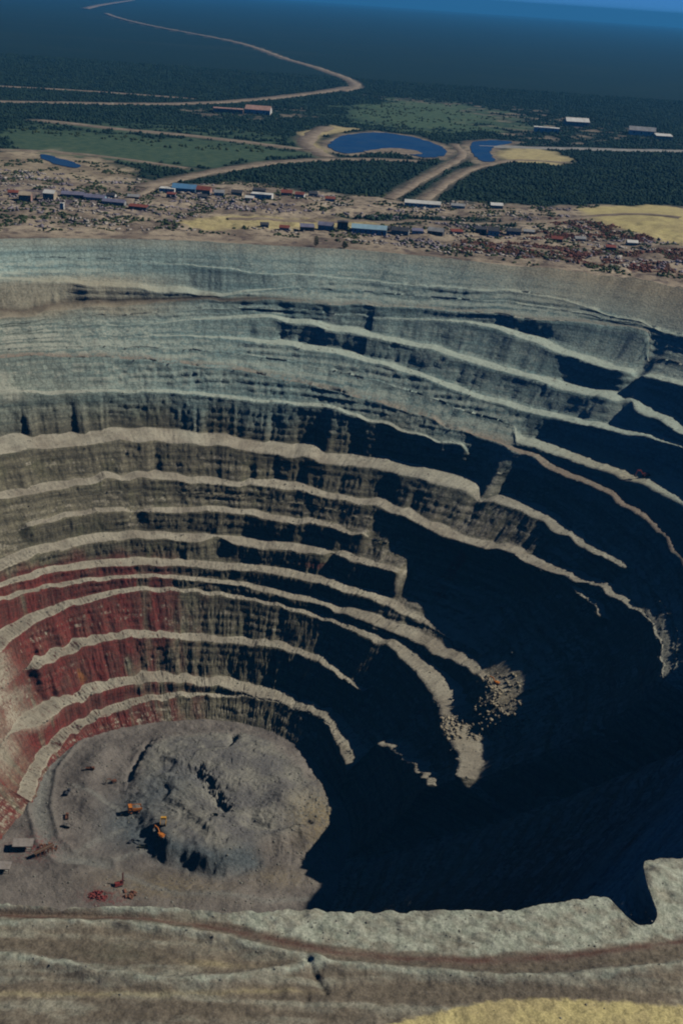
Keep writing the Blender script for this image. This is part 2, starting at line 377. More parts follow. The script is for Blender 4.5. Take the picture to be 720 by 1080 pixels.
for k, nm in enumerate(ORDER):
    t = np.array(sorted(BENCH[nm])); lo, hi = t[0, 0], t[-1, 0]
    h = np.interp(D2, t[:, 0], t[:, 1]); w = np.interp(D2, t[:, 0], t[:, 2])
    p = np.ones(NC)
    a, b = RUNS[nm]
    if not a: p *= sstep(lo - 10, lo + 4, D2) if nm == 'line1' else sstep(lo - 1.2, lo + 0.8, D2)
    else: w = np.where(D2 < lo - 6, w * 0.7, w)
    if not b: p *= 1 - (sstep(hi - 6, hi + 14, D2) if nm in ('E1', 'E2', 'B', 'T0') else sstep(hi - 0.8, hi + 1.5, D2))
    if nm == 'Q': p *= 1 - sstep(150, 168, D2)
    n = 1 + 0.16 * vn(S / 13, S * 0 + k * 7.7, 51) + 0.03 * vn(S / 4, S * 0 + k * 3.3, 52) + 0.20 * vn(S / 42, S * 0 + k, 53)
    for ang, hw, who in FANS:
        if who == nm: p = p * (1 - 0.85 * np.exp(-((D2 - ang) / hw) ** 2))
    p *= sstep(-20, -12, D2) * 0.97 + 0.03 if nm not in ('R','H') else sstep(-24, -16, D2)
    bh.append(smooth(h) + 1.6 * vn(S / 25, S * 0 + k * 5.1, 54)); bw.append(np.maximum(smooth(w) * n, 0.5)); bp.append(p)
bh, bw, bp = map(np.array, (bh, bw, bp))
# keep the benches in order down the side
K = len(ORDER)
for k in range(K - 2, -1, -1): bh[k] = np.where(bp[k] < .5, np.minimum(bh[k], bh[k + 1] - .6), bh[k])
for k in range(1, K): bh[k] = np.maximum(bh[k], bh[k - 1] + 0.6)
bh = np.minimum(bh, HM - 2 - 0.5 * np.arange(K)[::-1][:, None])
OFF = {'M': [(-18,-14),(1,-18),(21.7,-17),(38.9,-14),(52.3,-8),(62.2,-4),(71.2,0)], 'T0': [(0,0)], 'R': [(8,1),(26,0),(40,-5),(50,-5),(58,-2),(64,0)], 'K': [(25,8),(34,15),(50,17),(60,11),(69,0)], 'H': [(24,0),(34,-8),(58,-8),(68,0)], 'ST': [(-30,-10),(-10,-24),(25,-24),(45,-14),(60,0)]}
CR = np.array([wall_r(bh[k]) + (np.interp(D2, *np.array(OFF[ORDER[k]]).T) if ORDER[k] in OFF else 0) + 1.2 * vn(S / 19, S * 0 + 9.1 * k, 55) + 0.15 * vn(S / 5, S * 0 + 4.7 * k, 56) for k in range(K)])
CZ = -bh
TR = np.zeros_like(CR); TZ = np.zeros_like(CZ)
for k in range(K):
    prev = CR[k - 1] if k else rimr
    gap = np.maximum(prev - CR[k], 0.2)
    w = np.minimum(bw[k] * (1.2 if ORDER[k] == 'R' else .25 if ORDER[k] == 'D' else 1) * np.where((bh[k] < 125) & (ORDER[k] != 'R'), np.where(D2 < 78, .48, .7), 1.05), 0.8 * gap)
    TR[k] = CR[k] + w; TZ[k] = CZ[k] + 0.10 * w
# where a bench has faded out, lay its row on the straight face between the neighbours that remain
C0, Z0, T0, T1 = CR.copy(), CZ.copy(), TR.copy(), TZ.copy()
for k in range(K):
    if (bp[k] > .999).all(): continue
    keep = np.ones(NC); ur = np.zeros(NC); uz = np.zeros(NC); ui = np.zeros(NC)
    for q in range(k - 1, -1, -1):
        g = keep * bp[q]; ur += g * C0[q]; uz += g * Z0[q]; ui += g * q; keep = keep * (1 - bp[q])
    ur += keep * rimr; uz += keep * rimz; ui += keep * -1
    keep = np.ones(NC); dr = np.zeros(NC); dz = np.zeros(NC); di = np.zeros(NC)
    for q in range(k + 1, K):
        g = keep * bp[q]; dr += g * T0[q]; dz += g * T1[q]; di += g * q; keep = keep * (1 - bp[q])
    dr += keep * footr; dz += keep * (-HM - 2); di += keep * K
    f = (k - ui) / (di - ui); e = bp[k]
    ex = 1.3 + 0.9 * sstep(30, 40, D2) * (1 - sstep(60, 68, D2)) * (1 if ORDER[k] in ('H1', 'I', 'J') else 0)
    fr, fz = ur + (dr - ur) * f ** ex, uz + (dz - uz) * f
    CR[k] = CR[k] * e + fr * (1 - e); CZ[k] = CZ[k] * e + fz * (1 - e)
    TR[k] = TR[k] * e + (fr + .3) * (1 - e); TZ[k] = TZ[k] * e + (fz + .4) * (1 - e)

rows_r, rows_z, rows_w, rows_f = [], [], [], []     # radius, height, displacement weight, flatness
def push(r, z, w, f): rows_r.append(r); rows_z.append(z); rows_w.append(np.full(NC, w) if np.isscalar(w) else w); rows_f.append(np.full(NC, f))
vis = (DEG > 20) & (DEG < 150)
pr_, pz_ = rimr, rimz
push(pr_, pz_, 0.0, 0)
for k in range(K + 1):
    tr, tz = (TR[k], TZ[k]) if k < K else (footr, np.full(NC, -HM - 2))
    gap = float(np.mean(np.abs(pz_ - tz)[vis])); n = int(np.clip(gap / 1.9, 3, 24))
    for i in range(1, n + 1):
        t = i / n; f = t ** (1.0 if k == 0 else 1.15)
        push(pr_ + (tr - pr_) * f, pz_ + (tz - pz_) * t, 0.35 + 0.65 * math.sin(PI * t) if k else 0.1 + 0.4 * t, 0)
    if k < K:
        for i in range(1, 7):
            t = i / 6; push(tr + (CR[k] - tr) * t, tz + (CZ[k] - tz) * t, 0.3, 1)
        pr_, pz_ = CR[k], CZ[k]
R_ = np.array(rows_r); Z_ = np.array(rows_z); W_ = np.array(rows_w); FL = np.array(rows_f)
SS = np.broadcast_to(S, R_.shape)
gul = 1 - 2 * np.abs(fbm(SS / 13 + 0.4 * vn(SS / 30, Z_ / 30, 60), Z_ / 75, 61, 3))
saw = ((Z_ + 5 * vn(SS / 80, Z_ / 60, 68)) / 6.8) % 1.0
saw = np.minimum(saw / .75, (1 - saw) / .25)
disp = (1.7 + 1.6 * (1 - sstep(110, 170, -Z_))) * (saw - .5) * sstep(-.35, .3, fbm(SS / 60, Z_ / 30, 69, 3)) * (1 - FL) + 0.3 * gul + 0.3 * fbm(SS / 6.5, Z_ / 9, 62, 3) + 1.0 * fbm(SS / 45, Z_ / 2.8, 63, 3) * (1 - FL) + 1.15 * fbm(SS / 4.2, Z_ / 3.4, 64, 3) + 1.4 * fbm(SS / 28, Z_ / 40, 67, 3)
up_soft = 1 - 0.35 * (1 - sstep(60, 140, -Z_))
damp_near = np.where((DEG < -50) | (DEG > 200), 0.6, 1.0)
R_ = R_ + disp * W_ * up_soft * damp_near
# rubble spur that ends the haul ramp on the shaded side
spur = np.exp(-((D2 - 13) / 9) ** 2) * np.exp(-((-Z_ - 287) / 17) ** 2)
R_ = R_ - spur * (16 + 5 * fbm(SS / 6, Z_ / 6, 66, 3))
Z_ = Z_ + (0.5 * fbm(SS / 3.5, R_ / 3.5, 65, 3) + 1.6 * np.maximum(fbm(SS / 9, R_ / 7, 165, 3) - .12, 0)) * FL
X_ = CX + R_ * ct; Y_ = CY + R_ * st
# --- what the rock is: stain (iron red), blue-grey shale, dust; road clay, ochre fill; and a painted road-edge shadow
H_ = -Z_
red = sstep(72, 118, D2) * sstep(232, 300, H_) * np.clip(1.0 + 0.9 * fbm(SS / 34, H_ / 60, 71, 3), 0, 1)
red = red * (1 - .5 * sstep(146, 160, D2))
red = red * (1 - 0.55 * (1 - sstep(95, 128, D2)))
red = np.maximum(red, 0.9 * np.exp(-((D2 - 132) / 9) ** 2 - ((H_ - 276) / 9) ** 2))
red = np.maximum(red, 0.6 * np.exp(-((D2 - 77) / 5) ** 2 - ((H_ - 271) / 6) ** 2))
red = np.maximum(red, 0.75 * np.exp(-((D2 - 51 - 1.2 * vn(H_ / 14, H_ * 0, 72)) / 1.7) ** 2) * sstep(222, 240, H_) * (1 - sstep(274, 283, H_)))
red = np.maximum(red, 0.62 * sstep(158, 170, D2) * (1 - sstep(196, 205, D2)) * sstep(255, 300, H_) * np.clip(0.6 + 1.3 * fbm(SS / 16, H_ / 90, 73, 3), 0, 1))
teal = (1 - sstep(130, 185, H_ + 14 * vn(SS / 40, H_ / 40, 74))) * np.clip(1 - 0.55 * sstep(96, 130, D2) * sstep(30, 60, H_), 0, 1)
teal = np.maximum(teal, 0.5 * sstep(45, 70, 130 - D2) * (1 - sstep(130, 230, H_)))
fans = np.zeros_like(H_)
for a, hw, h0, h1 in [(45.5,1.2,48,78),(44.5,2.6,78,112),(41,1.8,104,122),(55.2,1.3,152,192),(53.5,0.9,158,190),(127,2.0,112,138),(152,6,300,372),(165,7,290,380),(59,0.6,250,283),(74,1.6,95,110),(83,1.2,60,90)]:
    fans = np.maximum(fans, np.exp(-((D2 - a - 0.5 * hw * vn(H_ / 9, H_ * 0, 75)) / (hw * (0.35 + 0.65 * np.clip((H_ - h0) / (h1 - h0), 0, 1)))) ** 2) * sstep(h0 - 4, h0 + 4, H_) * (1 - sstep(h1 - 2, h1 + 4, H_)))
tanslope = (1 - sstep(8, 44, H_ + 8 * vn(SS / 60, H_ / 30, 76))) * (1 - sstep(48, 76, D2)) * sstep(5, 20, D2) + 0.5 * (1 - sstep(2, 14, H_))
tan_l = 0.9 * sstep(96, 112, D2) * sstep(30, 42, H_) * (1 - sstep(62, 76, H_ + 5 * vn(SS / 40, H_ / 20, 79)))
ochre = np.clip(spur * 1.5, 0, 1) * np.clip(0.6 + 1.2 * fbm(SS / 9, H_ / 9, 77, 3), 0, 1)
ochre = np.maximum(ochre, 0.7 * np.exp(-((D2 - 36) / 14) ** 2) * np.exp(-((H_ - 145) / 7) ** 2))
clay = np.zeros_like(H_)
iR = ORDER.index('R'); iA = ORDER.index('A'); iL = ORDER.index('L'); iM = ORDER.index('M')
for i, amt in ((iR, 0.85), (iA, 0.55)):
    clay = np.maximum(clay, amt * np.exp(-((H_ + CZ[i] + 0.5) / 3.0) ** 2))
edge_shade = np.exp(-((H_ + TZ[iA] + 1.0) / 2.2) ** 2) * sstep(80, 96, D2)        # haul road's edge shadow, painted as a dark line along its inner side
wallA = np.stack([np.clip(red, 0, 1), np.clip(teal, 0, 1), np.clip(fans, 0, 1)], -1).reshape(-1, 3)
wallB = np.stack([np.clip(np.maximum(clay, 0), 0, 1), np.clip(np.maximum(ochre, np.maximum(tanslope, tan_l) * 0.8), 0, 1), np.clip(edge_shade, 0, 1)], -1).reshape(-1, 3)

# ------------------------------------------------------------------ pit material
m_pit, nt, B = new_mat('quarry_rock'); N = NT(nt); p = N.pos()
a3 = N.rgb('maskA'); b3 = N.rgb('maskB')
streak = N.noise(N.scaled(p, (.085, .085, .012)), 1, 6, .62)
fine_s = N.noise(N.scaled(p, (.33, .33, .045)), 1, 5, .6)
strata = N.noise(N.scaled(p, (.006, .006, .22)), 1, 5, .65)
mott = N.noise(p, .035, 6, .6); grit = N.noise(p, .42, 5, .65); pebble = N.noise(p, 1.1, 3, .6)
rock = N.mix(N.ramp(strata, .35, .66), (.115, .105, .075), (.245, .222, .155))
rock = N.mix(N.math('MULTIPLY', N.ramp(mott, .5, .72), .6), rock, (.15, .15, .085))
shale = N.mix(N.ramp(strata, .36, .64), (.215, .325, .325), (.37, .485, .445))
rock = N.mix(N.math('MULTIPLY', N.math('ADD', N.math('MULTIPLY', mott, .5), .65, True), a3[1]), rock, shale)
redc = N.mix(N.ramp(streak, .38, .62), (.20, .034, .030), (.145, .046, .038))
redc = N.mix(N.math('MULTIPLY', N.ramp(N.noise(N.scaled(p, (.05, .05, .02)), 1, 3), .66, .74), .8), redc, (.30, .11, .03))
rock = N.mix(N.math('MULTIPLY', N.ramp(N.math('ADD', a3[0], N.math('MULTIPLY', N.math('SUBTRACT', streak, .5), .7)), .22, .62), .9), rock, redc)
rock = N.mix(N.math('MULTIPLY', N.ramp(streak, .57, .75), N.math('SUBTRACT', .27, N.math('MULTIPLY', a3[0], .25))), rock, (.24, .22, .175))
rock = N.mix(N.math('MULTIPLY', N.ramp(fine_s, .56, .72), N.math('SUBTRACT', .26, N.math('MULTIPLY', a3[0], .2))), rock, (.045, .045, .042))
vo = N.n('ShaderNodeTexVoronoi', feature='DISTANCE_TO_EDGE'); N.put(vo.inputs['Vector'], N.scaled(p, (.16, .16, .22))); vo.inputs['Scale'].default_value = 1
rock = N.mix(N.math('MULTIPLY', N.math('SUBTRACT', 1.0, N.ramp(vo.outputs['Distance'], .0, .16)), .36), rock, (.04, .04, .038))
dust = N.mix(a3[1], N.mix(N.ramp(mott, .35, .65), (.31, .275, .215), (.45, .415, .325)), (.42, .49, .42))
dust = N.mix(b3[0], dust, N.mix(N.ramp(grit, .35, .65), (.21, .155, .12), (.28, .215, .17)))
ochre = N.mix(N.ramp(grit, .35, .65), (.34, .285, .19), (.47, .42, .31))
nz = N.n('ShaderNodeSeparateXYZ'); N.put(nz.inputs[0], N.n('ShaderNodeNewGeometry').outputs['True Normal'])
flat = N.ramp(N.math('ADD', nz.outputs[2], N.math('ADD', N.math('MULTIPLY', N.math('SUBTRACT', grit, .5), .6), N.math('MULTIPLY', N.math('SUBTRACT', N.noise(p, .11, 4, .6), .5), .5))), .68, .92)
flat = N.math('MAXIMUM', flat, N.math('MULTIPLY', a3[2], N.ramp(grit, .25, .6)))
dust = N.mix(N.math('MULTIPLY', N.ramp(N.noise(p, .16, 5, .7), .54, .66), .5), dust, (.17, .155, .13))
c = N.mix(flat, rock, dust)
c = N.mix(N.math('MULTIPLY', b3[1], N.ramp(grit, .2, .5)), c, ochre)
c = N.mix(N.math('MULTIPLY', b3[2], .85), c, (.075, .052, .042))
v = N.maprange(pebble, .3, .7, .78, 1.2); cc = N.n('ShaderNodeCombineColor')
for i in range(3): N.put(cc.inputs[i], v)
c = N.mix(1.0, c, cc.outputs[0], 'MULTIPLY')
N.put(B.inputs['Base Color'], c)
N.bump(B, N.math('ADD', N.math('MULTIPLY', fine_s, .5), N.math('ADD', grit, N.math('MULTIPLY', N.noise(N.scaled(p, (.05, .05, .6)), 1, 4), .6))), .7, 1.0)

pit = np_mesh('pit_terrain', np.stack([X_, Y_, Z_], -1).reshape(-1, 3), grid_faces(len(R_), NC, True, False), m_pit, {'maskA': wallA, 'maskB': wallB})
tag(pit, kind='structure')

# ------------------------------------------------------------------ pit floor with its central dump
MOUND = [(-176,958),(-175,990),(-154,1012),(-105,1027),(-67,1028),(-29,992),(-0,946),(16,911),(11,883),(-13,865),(-37,856),(-57,835),(-73,819),(-105,824),(-130,836),(-141,857),(-155,889),(-171,922)]
TRENCH = [(-130,943),(-118,949),(-102,929),(-93,910),(-83,893)]
CRACK = [(-167,1003),(-173,975),(-177,950),(-176,940)]
DENT = [(-88,1016),(-93,996),(-112,990)]
RING = [(-238,1013),(-246,990),(-254,949),(-246,893),(-228,849),(-207,826),(-175,821)]
DITCH = [(-65,868),(-45,860),(-20,870),(5,880)]
ds = np.where((DEG > -60) & (DEG < 215))[0][::2]
fd = np.concatenate([ds, np.where(DEG < -60)[0][::20], np.where(DEG >= 215)[0][::4]]); fd = np.unique(fd)
fr = np.concatenate([np.linspace(1.04, 0.9, 22), np.linspace(0.89, 0.02, 130)])
FR = fr[:, None] * footr[fd][None]; FX = CX + FR * ct[fd]; FY = CY + FR * st[fd]
def floor_h(X, Y):
    n = fbm(X / 18, Y / 18, 81, 4); n2 = fbm(X / 4.5, Y / 4.5, 82, 3)
    d = -sdist(X + 5 * n, Y + 5 * n, MOUND)                         # >0 inside
    front = sstep(900, 840, Y) if False else 1 - sstep(840, 900, Y)
    lip = 5.5 + 8 * front + 4 * sstep(-60, 0, X)
    z = -HM + lip * sstep(-4 - 9 * (1 - front), 8, d) + 8 * sstep(0, 66, d)
    z += 2.2 * np.sin(np.clip(d, 0, 90) / 5.5 + 2.5 * n) * sstep(4, 20, d) * 0.4
    z += 1.0 * n + 0.55 * n2 + .3 * fbm(X / 2.2, Y / 2.2, 83, 2)
    z += 0.9 * sstep(.2, .5, vn(X / 9, Y / 9, 84)) * sstep(-30, 0, d)
    z -= 6.5 * np.exp(-(ldist(X + 5 * n2, Y + 5 * n2, TRENCH) / 5.0) ** 2)
    z -= 4 * np.exp(-(ldist(X + 2 * n2, Y, CRACK) / 3.0) ** 2)
    z -= 6 * np.exp(-(ldist(X + 2 * n2, Y, DENT) / 3.5) ** 2)
    z += 2.5 * np.exp(-(ldist(X, Y, [(-60,990),(-40,950),(-30,915),(-45,890)]) / 10) ** 2)
    z -= 3 * np.exp(-(ldist(X + 3 * n2, Y + 2 * n, [(-60,880),(-40,872),(-10,885)]) / 4) ** 2)
    z += 4 * np.exp(-(ldist(X + 3 * n, Y + 3 * n, [(-205,980),(-215,940),(-205,900)]) / 12) ** 2)
    z += 7 * np.exp(-((X + 190) / 26) ** 2 - ((Y - 803) / 16) ** 2) + 6 * np.exp(-((X + 70) / 35) ** 2 - ((Y - 792) / 14) ** 2)
    rg_ = ldist(X, Y, RING)
    z += 1.6 * np.exp(-((rg_ - 9.5) / 2.2) ** 2) - 1.0 * np.exp(-(rg_ / 6) ** 2)
    return z, d, n, n2
FZ, fdm, fn, fn2 = floor_h(FX, FY)
flr_red = np.maximum(np.exp(-((FX + 165) / 16) ** 2 - ((FY - 782) / 9) ** 2) * 0.8, np.exp(-((FX + 236) / 20) ** 2 - ((FY - 838) / 16) ** 2) * 0.8)
slate = np.clip(np.exp(-((FX + 168) / 24) ** 2 - ((FY - 880) / 34) ** 2) * 0.9 + np.exp(-(ldist(FX, FY, [(-150,862),(-125,838),(-80,824),(-55,836)]) / 10) ** 2) + 0.55 * np.exp(-((FX + 140) / 30) ** 2 - ((FY - 925) / 30) ** 2), 0, 1)
mnd = sstep(0, 12, fdm)
ringr = np.exp(-(ldist(FX + 2 * fn2, FY, RING) / 7.5) ** 2)
for tl in ([(-175,821),(-150,842),(-136,850)],[(-222,925),(-185,902),(-165,890)],[(-160,812),(-110,792),(-40,790),(5,800)],[(-207,826),(-190,850),(-170,870)]):
    ringr = np.maximum(ringr, .7 * np.exp(-(ldist(FX + 3 * fn2, FY + 3 * fn, tl) / 3.0) ** 2))
tanm = np.clip(np.exp(-((FX - 0) / 26) ** 2 - ((FY - 895) / 34) ** 2) + 0.7 * np.exp(-((FX + 120) / 50) ** 2 - ((FY - 800) / 16) ** 2) + 0.6 * np.exp(-((FX + 30) / 25) ** 2 - ((FY - 822) / 12) ** 2), 0, 1)
flA = np.stack([flr_red, slate, mnd], -1).reshape(-1, 3); flB = np.stack([ringr, tanm, np.clip(fn, 0, 1)], -1).reshape(-1, 3)
m_flr, nt, B = new_mat('pit_floor_rubble'); N = NT(nt); p = N.pos()
a3 = N.rgb('maskA'); b3 = N.rgb('maskB')
mott = N.noise(p, .04, 6, .62); grit = N.noise(p, .3, 5, .65); peb = N.noise(p, 1.0, 3, .6)
c = N.mix(N.ramp(mott, .35, .66), (.145, .128, .115), (.24, .215, .19))
c = N.mix(a3[2], c, N.mix(N.ramp(mott, .38, .64), (.16, .155, .15), (.26, .25, .215)))
c = N.mix(N.math('MULTIPLY', b3[1], N.ramp(grit, .3, .6)), c, (.27, .22, .135))
c = N.mix(N.math('MULTIPLY', a3[1], .9), c, N.mix(N.ramp(grit, .35, .65), (.07, .088, .10), (.14, .165, .175)))
c = N.mix(N.math('MULTIPLY', b3[0], .85), c, N.mix(N.ramp(grit, .3, .7), (.20, .20, .185), (.30, .30, .265)))
c = N.mix(N.math('MULTIPLY', a3[0], N.ramp(grit, .45, .6)), c, (.20, .03, .03))
v = N.maprange(peb, .3, .7, .72, 1.25); cc = N.n('ShaderNodeCombineColor')
for i in range(3): N.put(cc.inputs[i], v)
N.put(B.inputs['Base Color'], N.mix(1.0, c, cc.outputs[0], 'MULTIPLY'))
N.bump(B, N.math('ADD', grit, N.math('MULTIPLY', mott, 2)), .7, 1.6)
flo = np_mesh('pit_floor', np.stack([FX, FY, FZ], -1).reshape(-1, 3), grid_faces(len(fr), len(fd), True, False), m_flr, {'maskA': flA, 'maskB': flB})
tag(flo, kind='structure')
def floor_at(x, y): return float(floor_h(np.array([float(x)]), np.array([float(y)]))[0][0])

# ------------------------------------------------------------------ ground: strip at the rim, then out to the horizon
def cover(X, Y):
    n = fbm(X / 90, Y / 90, 91, 4); n2 = fbm(X / 28, Y / 28, 92, 4)
    def inside(poly, soft, warp): return sstep(soft, -soft, sdist(X + warp * n, Y + warp * n2, poly)) if False else 1 - sstep(-soft, soft, sdist(X + warp * n, Y + warp * n2, poly))
    bare = inside(P_TOWN, 18, 40)
    green = inside(P_GREEN, 70, 160) * 0.9
    yel = np.clip(inside(P_YEL, 12, 25) + inside(P_YEL2, 10, 22) * .8 + inside(P_SAND1, 15, 30) * .7 + inside(P_SAND2, 15, 30) * .8 + inside(P_BAREFL, 25, 60) * .12, 0, 1)
    rust = np.zeros_like(X)
    for q in P_RED: rust = np.maximum(rust, inside(q, 14, 40))
    rust = rust * sstep(-.25, .35, n2)
    pur = inside(P_PUR, 16, 40) * sstep(-.3, .25, n2)
    bare2 = np.clip(inside(P_BAREL, 30, 120) * sstep(-.15, .3, n2) * .8 + inside(P_BARER, 60, 200) * sstep(-.1, .35, n2) * .8 + inside(P_BAREFL, 25, 60) + inside(P_SAND1, 15, 30) + inside(P_SAND2, 15, 30), 0, 1)
    olv = np.maximum(inside(P_OLV, 25, 70) * 0.95, inside([(-708,2468),(-529,2675),(-259,2745),(-126,2537),(-234,2315),(-461,2327),(-652,2268)], 40, 90) * np.clip(.6 + .9 * n2, 0, .95))
    sward = inside(P_SWARD, 10, 25)
    for nm, (ln, w) in ROADS.items():
        if nm != 'a': bare2 = np.maximum(bare2, 0.75 * (1 - sstep(w * .45, w * .45 + 22, ldist(X, Y, ln))))
    for q in (W_POND, W_CHAN, W_LEFT): bare2 = np.maximum(bare2, 0.9 * (1 - sstep(6, 38, sdist(X + 14 * n2, Y + 14 * n, q))))
    forest = (1 - np.clip(bare + bare2 + green * 1.1 + yel, 0, 1)) * (1 - .5 * olv)
    green = np.clip(green + olv * .75, 0, 1)
    forest = np.clip(forest * (1 - sward) + sward * .85, 0, 1)
    return forest, np.clip(np.maximum(bare, bare2), 0, 1), rust, yel, green, pur

m_gr, nt, B = new_mat('steppe_ground'); N = NT(nt); p = N.pos()
a3 = N.rgb('maskA'); b3 = N.rgb('maskB'); c3 = N.rgb('maskC')
big = N.noise(p, .012, 6, .6); mid = N.noise(p, .06, 6, .62); small = N.noise(p, .35, 5, .65); peb = N.noise(p, 1.3, 3, .6)
far1 = N.noise(p, .0022, 6, .6); far2 = N.noise(N.scaled(p, (.0008, .0022, 1)), 1, 5, .6)
wood = N.mix(N.ramp(mid, .35, .68), (.007, .022, .021), (.020, .042, .032))
wood = N.mix(N.math('MULTIPLY', N.ramp(far1, .50, .70), .55), wood, (.022, .040, .030))
wood = N.mix(N.math('MULTIPLY', N.ramp(far2, .56, .70), .45), wood, (.030, .046, .034))
bare = N.mix(N.ramp(big, .36, .62), (.19, .15, .12), (.42, .35, .26))
bare = N.mix(N.math('MULTIPLY', N.ramp(mid, .50, .62), .75), bare, (.085, .066, .068))
bare = N.mix(N.math('MULTIPLY', N.ramp(small, .58, .70), .5), bare, (.045, .055, .035))
c = N.mix(a3[1], wood, bare)
c = N.mix(a3[0], c, wood)
c = N.mix(b3[0], c, N.mix(N.ramp(mid, .4, .6), (.56, .485, .23), (.46, .39, .20)))
c = N.mix(b3[1], c, N.mix(N.ramp(mid, .36, .66), (.065, .12, .075), (.12, .175, .10)))
c = N.mix(N.math('MULTIPLY', a3[2], N.ramp(mid, .36, .56)), c, (.105, .034, .028))
c = N.mix(N.math('MULTIPLY', b3[2], N.ramp(mid, .36, .56)), c, (.125, .105, .125))
# foreground masks in C: rust clay, pale gravel, brown
pale = N.mix(N.ramp(small, .3, .7), (.285, .315, .25), (.48, .505, .41))
c = N.mix(N.math('MULTIPLY', c3[1], N.math('SUBTRACT', 1.0, b3[0], True)), c, pale)
c = N.mix(N.math('MULTIPLY', c3[2], N.math('SUBTRACT', 1.0, b3[0], True)), c, N.mix(N.ramp(small, .3, .7), (.105, .092, .07), (.185, .158, .12)))
c = N.mix(c3[0], c, N.mix(N.ramp(small, .3, .7), (.095, .056, .045), (.16, .10, .08)))
v = N.maprange(peb, .3, .7, .72, 1.25); cc = N.n('ShaderNodeCombineColor')
for i in range(3): N.put(cc.inputs[i], v)
N.put(B.inputs['Base Color'], N.mix(1.0, c, cc.outputs[0], 'MULTIPLY'))
N.bump(B, N.math('ADD', N.math('MULTIPLY', peb, .6), N.math('ADD', small, mid)), .55, .7)

def cover_cols(X, Y):
    fo, ba, ru, ye, gr, pu = cover(X, Y)
    nr = (1 - sstep(345, 420, Y)) * (1 - sstep(150, 230, np.abs(X)))
    r, pa, br, y2, g2, p2 = near_cover(X, Y)
    A = np.stack([fo * (1 - nr), np.maximum(ba, nr), ru * (1 - nr)], -1)
    Bc = np.stack([ye * (1 - nr) + y2 * nr, gr * (1 - nr) + g2 * nr * .7, pu * (1 - nr)], -1)
    Cc = np.stack([r * nr, pa * nr, br * nr], -1)
    Bc[..., 0] *= 1
    return A.reshape(-1, 3), Bc.reshape(-1, 3), Cc.reshape(-1, 3)

rd = np.concatenate([np.arange(0, 3, .3), np.arange(3, 66.1, .48)])
rel = sstep(0, 30, rd)[:, None]; rsm2 = np.convolve(np.pad(rimr, 200, 'wrap'), np.ones(121) / 121, 'same')[200:-200]
GR = rimr[None] * (1 - rel) + np.where((DEG > -100) & (DEG < -60), rsm2, rimr)[None] * rel + rd[:, None]; GX = CX + GR * ct; GY = CY + GR * st
GZ = gh(GX, GY); GZ[0] = rimz
A, Bc, Cc = cover_cols(GX, GY)
rg = np_mesh('rim_ground', np.stack([GX, GY, GZ], -1).reshape(-1, 3), grid_faces(len(rd), NC, True, True), m_gr, {'maskA': A, 'maskB': Bc, 'maskC': Cc}, smooth=True)
tag(rg, kind='structure')

gdeg = np.concatenate([np.arange(42, 138, .1), np.arange(138, 402, 2.0)]); gth = np.radians(gdeg)
d = [15., 35., 50., 58., 64.5]
while d[-1] < 63000:
    x = d[-1]; d.append(x + (max(2.5, .0085 * x) if x < 4200 else .05 * x))
d = np.array(d); grr = rim_smooth(gth)
wv = rim_r(gth)
GR = wv[None] + d[:, None]; GX = CX + GR * np.cos(gth); GY = CY + GR * np.sin(gth)
GZ = gh(GX, GY); GZ[:5] -= np.array([5., 4., 3., 1.5, .4])[:, None]
hills = sstep(9000, 26000, GR) * (22 * fbm(GX / 9000, GY / 9000, 101, 3) + 4)
GZ = GZ + hills - GR ** 2 / 12.742e6 * sstep(3000, 9000, GR)
A, Bc, Cc = cover_cols(GX, GY)
gd = np_mesh('ground', np.stack([GX, GY, GZ], -1).reshape(-1, 3), grid_faces(len(d), len(gdeg), True, True), m_gr, {'maskA': A, 'maskB': Bc, 'maskC': Cc}, smooth=True)
tag(gd, kind='structure')

def gz(x, y): return float(gh(np.array([float(x)]), np.array([float(y)]))[0])

# ------------------------------------------------------------------ water and roads of the plain
m_wat, nt, B = new_mat('pond_water'); N = NT(nt); p = N.pos()
N.put(B.inputs['Base Color'], N.mix(N.ramp(N.noise(p, .02, 4), .4, .6), (.012, .036, .075), (.028, .055, .085)))
B.inputs['Roughness'].default_value = .2; B.inputs['Specular IOR Level'].default_value = .25
N.bump(B, N.noise(p, .4, 3), .15, .3)
def chaikin(P, n=3, closed=True):
    P = np.array(P, float)
    for _ in range(n):
        Q = np.roll(P, -1, 0) if closed else P[1:]
        A0 = P if closed else P[:-1]
        a, b = A0 * .75 + Q * .25, A0 * .25 + Q * .75
        M = np.empty((len(a) * 2, 2)); M[0::2] = a; M[1::2] = b
        P = M if closed else np.vstack([P[:1], M, P[-1:]])
    return P
for poly, z in ((W_POND, .9), (W_CHAN, .9), (W_LEFT, .9)):
    P = chaikin(poly, 3); P = P + 8 * np.stack([fbm(P[:, 0] / 25, P[:, 1] / 25, 5), fbm(P[:, 0] / 25, P[:, 1] / 25, 6)], -1)
    mb = MB(); mb.prism([tuple(q) for q in P], 'z', -.5, z)
    tag(mb.build('water', m_wat), kind='structure')
m_rd, nt, B = new_mat('dirt_road'); N = NT(nt); p = N.pos()
c = N.mix(N.ramp(N.noise(p, .05, 5, .6), .35, .65), (.20, .16, .125), (.33, .275, .21))
N.put(B.inputs['Base Color'], N.mix(N.math('MULTIPLY', N.ramp(N.noise(p, .3, 4), .5, .7), .5), c, (.17, .13, .10)))
m_rd2, nt, B = new_mat('gravel_road'); N = NT(nt); p = N.pos()
N.put(B.inputs['Base Color'], N.mix(N.ramp(N.noise(p, .06, 5, .6), .35, .65), (.25, .25, .24), (.36, .355, .33)))
SANDBANK = [(-6,2448),(43,2540),(99,2526),(107,2461),(60,2440),(3,2425)]
